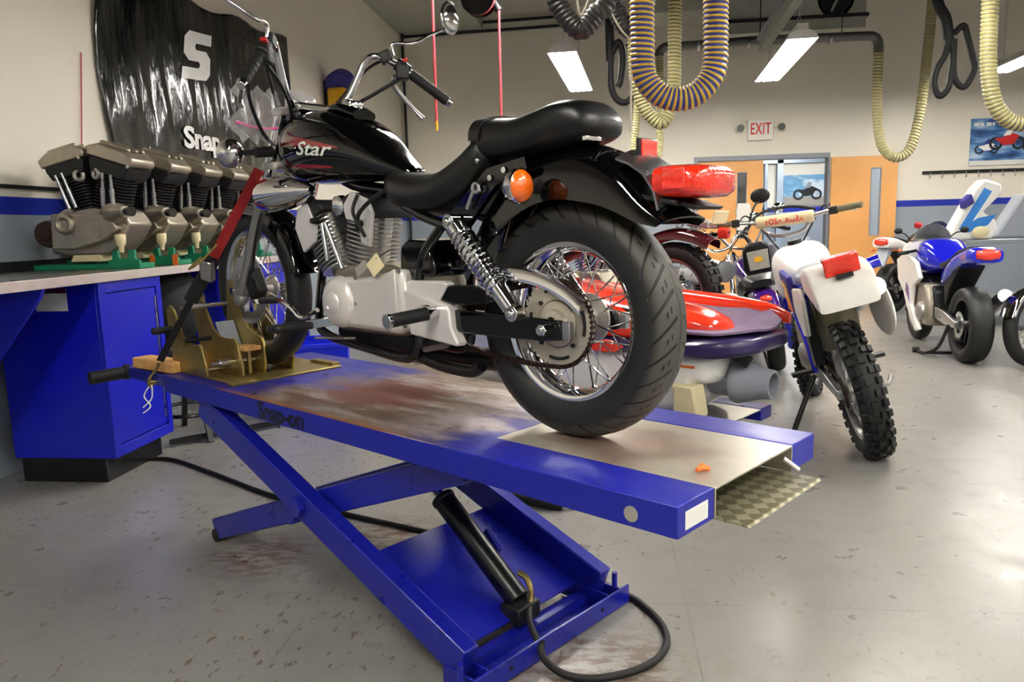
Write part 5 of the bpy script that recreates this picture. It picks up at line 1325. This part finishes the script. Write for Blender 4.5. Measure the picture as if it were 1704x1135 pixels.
MB().xz([(.28, .60), (.14, .62), (.02, .82), (.06, .88), (.30, .86), (.40, .74)], .125, .145).build('side_panel', 'white plastic', DB, bev=.008)
sp2 = MB().xz([(.38, .70), (.34, .92), (.62, .94), (.60, .74)], .12, .15).build('tank_shroud', 'violet', DB, bev=.008)
for k, (x, z, mm) in enumerate(((.44, .76, 'orange'), (.47, .80, 'yellow'), (.52, .77, 'orange'), (.50, .84, 'yellow'), (.43, .83, 'yellow'))):
    MB().prism([(-.035, -.04), (.03, -.045), (.025, .0), (.05, .05), (.0, .02), (-.01, .06), (-.03, .01)], (x, .152+.001*k, z), (1, 0, 0), (0, 0, 1), .002).build('flame_decal', mm, sp2)
MB().xz([(.55, .30), (.78, .28), (.86, .40), (.80, .62), (.62, .66), (.50, .48)], -.12, .12).build('engine', 'engine alu', DB, bev=.02)
MB().lathe([(.0, .03), (.05, .03), (.075, .01), (.08, 0)], (.66, .12, .42), (0, 1, 0), 24).build('ignition_cover', 'cast alu', DB)
MB().tube([(.80, -.06, .60), (.92, -.12, .45), (.7, -.15, .35), (.45, -.15, .60), (.30, -.155, .72)], .022, 10).cyl((.34, -.16, .70), (-.12, -.17, .82), .05, .045, 20).build('exhaust', 'steel', DB)
gd = MB().lathe([(0, .012), (.13, .012), (.145, 0), (.13, -.012), (0, -.012)], (.02, -.20, .70), (-.12, 1, .0), 32).build('white_disc_guard', 'white plastic', DB)
MB().lathe([(0, .016), (.118, .014)], (.02, -.20, .70), (.12, -1, .0), 32).build('guard_face', 'grey paint', gd)
MB().xz([(.02, .55), (.22, .50), (.36, .62), (.25, .82), (-.02, .83)], -.09, .07).build('inner_mudguard', 'grip olive', DB, bev=.02)
MB().xz([(.30, .42), (.42, .40), (.45, .78), (.33, .80)], .06, .12).build('air_box', 'satin black', DB, bev=.01)
forks(DB, (1.04, 0, 1.06), (1.40, 0, .345), .1, .024, 'grey paint', 'bike blue')
fender([(1.02, .74), (1.25, .80), (1.5, .79), (1.75, .73)], [(1.02, .70), (1.25, .755), (1.5, .745), (1.75, .70)], .07).build('front_fender', 'white plastic', DB)
hb2 = bars(DB, [(.98, .02, 1.10), (.98, .10, 1.12), (.96, .17, 1.195), (.90, .30, 1.215), (.86, .43, 1.225)], 'steel', 'grip olive', lever='white plastic')
bp_ = MB().cyl((.965, -.165, 1.195), (.965, .165, 1.195), .036, None, 20).build('bar_pad', 'cream plastic', hb2, bev=.006)
text('YOSHIMURA', .052, (0, 0, 0), (0, -1, 0), (0, 0, 1), 'sign red', 'lettering', bp_, sx=.78, bold=.0015, fn=lambda a, b, c: V((.965-.0372*cos(b/.036), -a, 1.192+.0372*sin(b/.036))))
hm = loft([(1.12, .98, 1.24, .13), (1.16, .95, 1.26, .15), (1.2, .97, 1.24, .11), (1.22, 1.0, 1.2, .06)], e=.6, f=.6).build('headlight_mask', 'cream plastic', DB)
mirror(hb2, (.93, .20, 1.21), (.98, .13, 1.33))
MB().tube([(1.0, .22, 1.2), (1.05, .12, 1.27), (1.09, -.06, 1.26), (1.08, -.2, 1.2)], .009, 8).build('brake_cable', 'rubber', DB)
MB().tube([(.48, .12, .34), (.42, .24, .18), (.36, .335, .055)], .015, 10).cyl((.355, .34, .075), (.345, .352, .045), .025, None, 12).build('side_stand', 'satin black', DB)
for s in (1, -1): MB().bb((.40, s*.13, .37), (.46, s*.24, .39)).build('foot_peg', 'dark metal', DB, bev=.003)
MB().tube([(.02, -.10, .335), (.10, -.16, .30), (.2, -.2, .31)], .012, 8).build('brake_pedal', 'steel', DB)
def steer(objs, pt, ang, rake=.47):
    M = Matrix.Translation(pt) @ Matrix.Rotation(ang, 4, V((-sin(rake), 0, cos(rake)))) @ Matrix.Translation(-V(pt))
    for o in objs: o.matrix_local = M @ o.matrix_local
steer([o for o in DB.children if o.name.split('.')[0] in ('handlebar', 'headlight_mask', 'fork_tube', 'front_fender', 'front_wheel')], (1.04, 0, 1.06), -.32)
m = MB().tube([(.06, .0, .335+.07), (-.0, 0, .335+.065), (-.06, 0, .335), (0, 0, .335-.07), (.5, 0, .33), (.56, 0, .39), (.5, 0, .43)], .009, 6, closed=True); o = m.build('drive_chain', 'chain', DB); o.location = (0, .068, 0)

# ---------------------------------------------------------------- blue sport bike
def sport(root, tail, tank_m, side_m, lamp, wheelm='satin black', plate=True, mir='black plastic'):
    wheel(root, 'rear_wheel', (0, 0, .315), .315, .18, .215, wheelm, cast=5, hub=(.06, .07), disc=(.11, .085), rimw=.8)
    wheel(root, 'front_wheel', (1.38, 0, .30), .30, .12, .215, wheelm, cast=5, hub=(.05, .06), disc=(.15, .07), rimw=.8)
    for s in (1, -1): MB().xz([(-.05, .29), (-.05, .345), (.25, .40), (.50, .42), (.52, .32), (.2, .29)], s*.10, s*.135).build('swingarm', 'steel', root, bev=.006)
    MB().xz([(.46, .30), (.50, .55), (.98, .80), (1.03, .72), (.72, .30)], -.14, .14).build('frame', 'dark metal', root, bev=.02)
    e = MB().xz([(.50, .24), (.92, .22), (1.0, .40), (.92, .60), (.60, .62), (.50, .45)], -.19, .19).build('engine', 'engine alu', root, bev=.03)
    MB().lathe([(0, .05), (.06, .05), (.085, .03), (.09, 0)], (.66, .18, .36), (0, 1, 0), 24).build('clutch_cover', 'cast alu', e)
    tl_ = loft([(.44, .60, .76, .11), (.30, .66, .80, .13), (.15, .74, .88, .13), (-.02, .80, .935, .12), (-.2, .82, .965, .125), (-.29, .84, .95, .11)], e=.6, f=.6).build('tail_section', tail, root)
    MB().box((-.275, 0, .905), (.05, .17, .07), (0, .1, 0)).ball((-.295, 0, .905), (.03, .095, .045), 16).build('tail_lamp', lamp, tl_, bev=.01)
    loft([(.52, .76, .80, .09), (.40, .765, .815, .135), (.22, .80, .87, .12), (.12, .86, .93, .10), (-.1, .93, .965, .085)], e=.6, f=.6).build('seat', 'leather', root)
    loft([(1.04, .72, .88, .10), (.95, .68, .99, .18), (.78, .68, 1.01, .195), (.6, .72, .94, .16), (.46, .75, .82, .09)], e=.55, f=.7).build('fuel_tank', tank_m, root)
    for s in (1, -1):
        f = MB().xz([(.60, .66), (.74, .80), (1.10, .88), (1.38, .80), (1.30, .60), (1.10, .50), (.96, .36), (.66, .17), (.56, .20), (.84, .40), (.80, .58)], s*.20, s*.24).build('side_fairing', side_m, root, bev=.012)
        MB().prism([(.86, .42), (1.02, .52), (1.0, .60), (.92, .56)], (0, s*.242 if s > 0 else -.24, 0), (1, 0, 0), (0, 0, 1), .004).build('fairing_decal', tail, f)
    ns = loft([(1.12, .80, .98, .22), (1.3, .74, .98, .21), (1.46, .76, .92, .15), (1.58, .80, .86, .05)], e=.6, f=.6).build('nose_fairing', side_m, root)
    ws = MB().sheet([[V((1.12+.30*i/8, .17*sin(t)*(1-.25*i/8), .97+.17*(1-i/8)**1.3*cos(t)+.0*i)) for t in [(-pi/2+pi*j/12) for j in range(13)]] for i in range(9)], .003)
    ws.build('windscreen', 'smoked glass', root)
    for s in (1, -1):
        MB().cyl((1.03, s*.12, .90), (.94, s*.33, .87), .013, None, 10).cyl((.975, s*.24, .88), (.935, s*.345, .868), .018, None, 12).build('clip_on_bar', 'black plastic', root)
        mirror(root, (1.22, s*.16, .98), (1.16, s*.29, 1.06), mir, .045 if plate else .03)
        if plate: MB().cyl((-.16, s*.06, .80), (-.18, s*.16, .80), .008, None, 8).ball((-.18, s*.18, .80), (.02, .03, .02), 12).build('turn_signal', 'amber lens', root)
    forks(root, (1.06, 0, .90), (1.38, 0, .30), .105, .026, 'gold zinc', 'satin black', .6)
    fender([(1.12, .42), (1.22, .56), (1.38, .63), (1.55, .58)], [(1.13, .40), (1.23, .52), (1.38, .57), (1.53, .52)], .075).build('front_fender', tail, root)
    if plate: MB().xz([(-.22, .86), (-.34, .62), (-.33, .60), (-.12, .84)], -.075, .075).build('plate_holder', 'grey paint', root, bev=.004)
    MB().tube([(.60, -.08, .24), (.45, -.15, .22), (.30, -.2, .38)], .03, 10).cyl((.32, -.2, .36), (-.08, -.22, .56), .055, .06, 20).build('exhaust', 'steel', root)
    MB().xz([(.34, .44), (.40, .66), (.18, .80), (.02, .80), (.25, .60)], -.10, .10).build('inner_fender', 'black plastic', root, bev=.01)
R6 = T('sport_bike', 'bright blue and white sport bike on a black stand at the right', 'motorcycle', (3.05, 6.693, 0), radians(84))
sport(R6, 'bike blue', 'bike blue', 'white', 'red light lens', plate=False)
on = MB().prism([(.62, .84), (.92, .89), (.88, .855), (.66, .80)], (0, .172, 0), (1, 0, 0), (0, 0, 1), .004).build('tank_stripe', 'white', R6)
sd = T('paddock_stand', 'black paddock stand under the blue sport bike', 'stand', (3.05, 6.693, 0), radians(84))
m = MB()
for s in (1, -1): m.tube([(-.02, s*.17, .31), (.18, s*.18, .10), (.30, s*.24, .03), (.5, s*.26, .02)], .014, 8)
m.tube([(.30, -.24, .03), (.30, .24, .03)], .014, 8, sm=0); m.build('stand_frame', 'satin black', sd)
for s in (1, -1): MB().cyl((.5, s*.24, .025), (.5, s*.29, .025), .025, None, 14).build('stand_wheel', 'rubber', sd)
# white-tailed bike farther back
WT = T('sport_bike', 'white-tailed sport bike with grey plate holder before the open door', 'motorcycle', (3.70, 10.25, 0), radians(42))
sport(WT, 'white', 'dark metal', 'bike blue', 'red light lens', mir='red')

# ---------------------------------------------------------------- cruisers in the back
def cruiser(root, body, seatm, sissy=None, wb=1.55, ff=None):
    wheel(root, 'rear_wheel', (0, 0, .315), .315, .14, .205, 'chrome', spokes=24, hub=(.065, .055), disc=(.11, -.07))
    wheel(root, 'front_wheel', (wb, 0, .315), .315, .10, .235, 'chrome', spokes=24, hub=(.05, .05), disc=(.13, .06))
    fender([(.33, .45), (.22, .62), (.05, .70), (-.14, .68), (-.30, .56)], [(.30, .42), (.2, .54), (.04, .60), (-.12, .585), (-.26, .50)], .105).build('rear_fender', body, root)
    fender([(wb+.33, .42), (wb+.22, .58), (wb, .66), (wb-.2, .6), (wb-.34, .42)], [(wb+.29, .42), (wb+.2, .54), (wb, .6), (wb-.18, .55), (wb-.3, .42)], .065).build('front_fender', ff or body, root)
    loft([(1.22, .76, .84, .04), (1.12, .70, .90, .12), (.95, .69, .90, .145), (.75, .69, .82, .11), (.6, .70, .74, .05)], e=.7, f=.9).build('fuel_tank', body, root)
    loft([(.66, .68, .73, .08), (.5, .64, .71, .16), (.3, .66, .75, .165), (.18, .70, .80, .13), (.0, .71, .80, .12), (-.14, .71, .77, .08)], e=.6, f=.6).build('seat', seatm, root)
    vtwin(root, (.72, 0, .33), 1.0)
    m = MB()
    for s in (1, -1):
        m.tube([(1.2, 0, .88), (1.05, s*.09, .45), (.98, s*.1, .18), (.5, s*.1, .16), (.42, s*.1, .35), (.5, s*.1, .62)], .016, 8)
        m.cyl((.06, s*.13, .32), (.30, s*.14, .60), .026, None, 12)
        m.cyl((0, s*.11, .315), (.5, s*.1, .30), .018, None, 10)
    m.build('frame', 'gloss black', root)
    forks(root, (1.18, 0, .95), (wb, 0, .315), .1, .02)
    h = bars(root, [(1.12, .03, .98), (1.12, .12, 1.02), (1.08, .2, 1.13), (1.0, .30, 1.13), (.90, .40, 1.08)])
    for s in (1, -1): mirror(h, (1.0, s*.3, 1.14), (1.03, s*.36, 1.26), 'chrome')
    l = MB().lathe([(0, -.14), (.05, -.12), (.085, -.03), (.09, .02), (.085, .03)], (1.36, 0, .82), (1, 0, 0), 26).build('headlight', 'chrome', root)
    MB().lathe([(.085, .03), (0, .05)], (1.36, 0, .82), (1, 0, 0), 24).build('headlight_lens', 'smoked glass', l)
    for s in (1, -1): MB().tube([(.85, s*-.1, .5), (.95, s*-.17, .3), (.7, s*-.18, .2), (.3, s*-.19, .22), (-.2, s*-.2, .25)], .034, 10).build('exhaust_pipe', 'chrome', root)
    MB().ball((-.22, 0, .62), (.04, .05, .035), 12).build('tail_lamp', 'red lens', root)
    MB().tube([(.5, .11, .18), (.42, .22, .09), (.36, .30, .02)], .014, 8).build('side_stand', 'chrome', root)
    if sissy:
        b = MB().prism([(-.105, 0), (.105, 0), (.12, .06), (.105, .2), (.06, .25), (-.06, .25), (-.105, .2), (-.12, .06)], (-.15, 0, .83), (0, -1, 0), (-.15, 0, 1), .06).build('backrest', seatm, root, bev=.015)
        MB().prism([(-.075, .04), (.075, .04), (.08, .19), (-.08, .19)], (-.212, 0, .82), (0, -1, 0), (-.15, 0, 1), .006).build('backrest_panel', 'label grey', b, bev=.003)
        MB().prism([(-.03, .10), (.03, .10), (.03, .14), (-.03, .14)], (-.216, 0, .82), (0, -1, 0), (-.15, 0, 1), .005).build('yellow_badge', 'yellow', b)
PC = T('motorcycle', 'purple cruiser with black seat and backrest behind the jet ski', 'motorcycle', (1.44, 6.38, 0), radians(84), -.2)
cruiser(PC, 'purple', 'leather', True)
CC = T('motorcycle', 'chrome-fronted white cruiser facing the camera, left of the purple one', 'motorcycle', (.60, 7.7, 0), radians(-76), -.1)
cruiser(CC, 'white', 'leather')
RC = T('motorcycle', 'chrome cruiser cut off by the right edge of the photo', 'motorcycle', (4.80, 7.22, 0), radians(209), .08)
cruiser(RC, 'gloss black', 'leather', None, 1.55, 'chrome')

# ---------------------------------------------------------------- maroon trail bike raised on a low stand
tbx = T('platform_stand', 'low dark platform under the maroon trail bike behind the jet ski', 'stand', (.35, 5.3, 0), RZ)
MB().bb((-.35, -.25, .37), (1.7, .25, .41)).build('platform', 'dark metal', tbx, bev=.005)
for x in (-.25, 1.6):
    for y in (-.2, .2): MB().bb((x-.03, y-.03, 0), (x+.03, y+.03, .37)).build('platform_leg', 'dark metal', tbx)
MT = T('trail_bike', 'maroon trail bike with knobby rear tyre, raised behind the jet ski', 'motorcycle', (.50, 5.22, .41), RZ)
wheel(MT, 'rear_wheel', (0, 0, .335), .335, .125, .235, 'worn steel', 'tyre rubber', 38, spokes=28, hub=(.07, .05))
wheel(MT, 'front_wheel', (1.38, 0, .345), .345, .09, .27, 'worn steel', 'tyre rubber', 40, spokes=24, hub=(.05, .05))
fender([(.34, .60), (.2, .72), (0, .775), (-.18, .755), (-.30, .70)], [(.32, .55), (.18, .66), (0, .70), (-.16, .68), (-.28, .635)], .085).build('rear_fender', 'maroon', MT)
MB().box((-.20, 0, .80), (.16, .13, .05), (0, -.15, 0)).build('tail_section', 'cast alu', MT, bev=.012)
MB().box((-.30, -.05, .835), (.012, .19, .085), (0, -.3, 0)).build('plate', 'cream plastic', MT, bev=.004)
MB().cyl((-.27, -.10, .735), (-.33, -.11, .735), .04, .036, 18).build('tail_lamp', 'red light lens', MT)
MB().prism([(-.1, 0), (.1, .02), (.12, .045), (-.1, .03)], (-.22, -.12, .70), (-1, 0, 0), (0, 0, 1), .02).build('light_bracket', 'satin black', MT, bev=.004)
loft([(.65, .78, .86, .08), (.4, .80, .87, .12), (.1, .80, .88, .12), (-.1, .80, .86, .08)], e=.6, f=.6).build('seat', 'leather', MT)
loft([(1.05, .78, .92, .06), (.95, .74, .97, .13), (.8, .74, .96, .15), (.62, .76, .86, .08)], e=.7, f=.8).build('fuel_tank', 'maroon', MT)
vtwin(MT, (.68, 0, .40), .8)
forks(MT, (1.05, 0, .98), (1.38, 0, .345), .1, .02)
bars(MT, [(1.0, .03, 1.02), (1.0, .12, 1.05), (.96, .2, 1.12), (.9, .32, 1.12), (.84, .40, 1.1)])
m = MB()
for s in (1, -1): m.bar((0, s*.10, .335), (.5, s*.1, .38), .025, .04); m.cyl((.05, s*.12, .36), (.22, s*.11, .72), .024, None, 12)
m.build('swingarm', 'satin black', MT)
# ---------------------------------------------------------------- fairings stored on a grey cart at the back
ct = T('storage_cart', 'grey cart under the loose fairings by the far wall', 'cart', (4.62, 9.3, 0))
MB().bb((-.65, -.4, .90), (.75, .4, .94)).build('top_shelf', 'grey paint', ct, bev=.004)
MB().bb((-.65, -.4, .25), (.75, .4, .28)).build('lower_shelf', 'grey paint', ct, bev=.004)
for x in (-.62, .72):
    for y in (-.37, .37):
        MB().bb((x-.02, y-.02, .06), (x+.02, y+.02, .90)).build('cart_post', 'grey paint', ct)
        MB().cyl((x, y-.02, .035), (x, y+.02, .035), .035, None, 14).build('castor', 'rubber', ct)
fa = T('tail_fairing', 'white and light blue upswept tail fairing on the grey cart', 'fairing', (4.12, 9.1, .94))
MB().prism([(-.36, .05), (-.28, .10), (-.05, .56), (.04, .66), (.22, .60), (.24, .50), (.05, .30), (.18, .22), (.22, .10), (.15, .0), (-.2, 0)], (0, .1, 0), (1, 0, 0), (0, 0, 1), .2).build('shell', 'white', fa, bev=.03)
b = MB().prism([(-.20, .12), (-.10, .14), (.12, .52), (.04, .56)], (0, -.101, 0), (1, 0, 0), (0, 0, 1), .004).prism([(-.2, .12), (.0, .24), (.18, .27), (.10, .16), (-.1, .08)], (0, -.102, 0), (1, 0, 0), (0, 0, 1), .004).build('light_blue_stripe', 'light blue', fa)
MB().prism([(-.18, .34), (-.08, .40), (-.12, .50), (-.20, .42)], (0, -.06, 0), (1, 0, 0), (0, 0, 1), .12).build('blue_tip', 'violet', fa, bev=.01)
MB().ball((.02, -.12, .08), (.09, .03, .07), 16).build('lamp_glass', 'cream plastic', fa)
f2 = T('fairing_screen', 'silver grey fairing with windscreen on the grey cart at the right edge', 'fairing', (4.76, 9.42, .94))
MB().prism([(-.38, .02), (-.30, .06), (-.12, .36), (-.04, .50), (.0, .42), (.18, .24), (.5, .30), (.5, .0), (-.3, 0)], (0, .12, 0), (1, 0, 0), (0, 0, 1), .24).build('shell', 'grey paint', f2, bev=.03)
MB().prism([(-.02, .46), (.14, .26), (.5, .34), (.5, .52), (.2, .50)], (0, .05, 0), (1, 0, 0), (0, 0, 1), .1).build('upper_panel', 'white', f2, bev=.02)
MB().prism([(.10, .45), (.3, .46), (.28, .43), (.12, .42)], (0, -.052, 0), (1, 0, 0), (0, 0, 1), .004).build('violet_mark', 'violet', f2)
tag(MB().tube([(-1.86, 1.86, .012), (-1.83, 1.9, .016), (-1.79, 1.93, .012)], .014, 8).build('plastic_scrap', 'red'), 'small red plastic piece on the floor at the lower left corner', 'scrap')
# ---------------------------------------------------------------- camera and render settings
cd = bpy.data.cameras.new('camera'); cam = bpy.data.objects.new('camera', cd); COL.objects.link(cam)
cd.sensor_width = 36; cd.sensor_fit = 'HORIZONTAL'; cd.lens = 36*1278.17/1704; cd.clip_start = .05; cd.clip_end = 100
_p, _r, _w = .1483, -.0272, .115
_R = Matrix.Rotation(_w, 3, 'Z') @ Matrix(((1, 0, 0), (0, cos(_p), -sin(_p)), (0, sin(_p), cos(_p))))
# columns right, forward, up -> camera axes right, up, -forward
r_, f_, u_ = _R.col[0], _R.col[1], _R.col[2]
f_ = Matrix.Rotation(_w, 3, 'Z') @ V((0, cos(_p), -sin(_p))); u_ = Matrix.Rotation(_w, 3, 'Z') @ V((0, sin(_p), cos(_p))); r_ = Matrix.Rotation(_w, 3, 'Z') @ V((1, 0, 0))
r2 = cos(_r)*r_+sin(_r)*u_; u2 = -sin(_r)*r_+cos(_r)*u_
cam.matrix_world = Matrix(((r2.x, u2.x, -f_.x, 0), (r2.y, u2.y, -f_.y, 0), (r2.z, u2.z, -f_.z, 1.2254), (0, 0, 0, 1)))
scn.camera = cam
w = bpy.data.worlds.new('world'); scn.world = w; w.use_nodes = True
w.node_tree.nodes['Background'].inputs[0].default_value = (.9, .93, 1, 1); w.node_tree.nodes['Background'].inputs[1].default_value = .02
vs = scn.view_settings
vs.view_transform = 'Standard'; vs.look = 'None'; vs.gamma = 1; vs.use_curve_mapping = False; vs.exposure = EXPOSURE
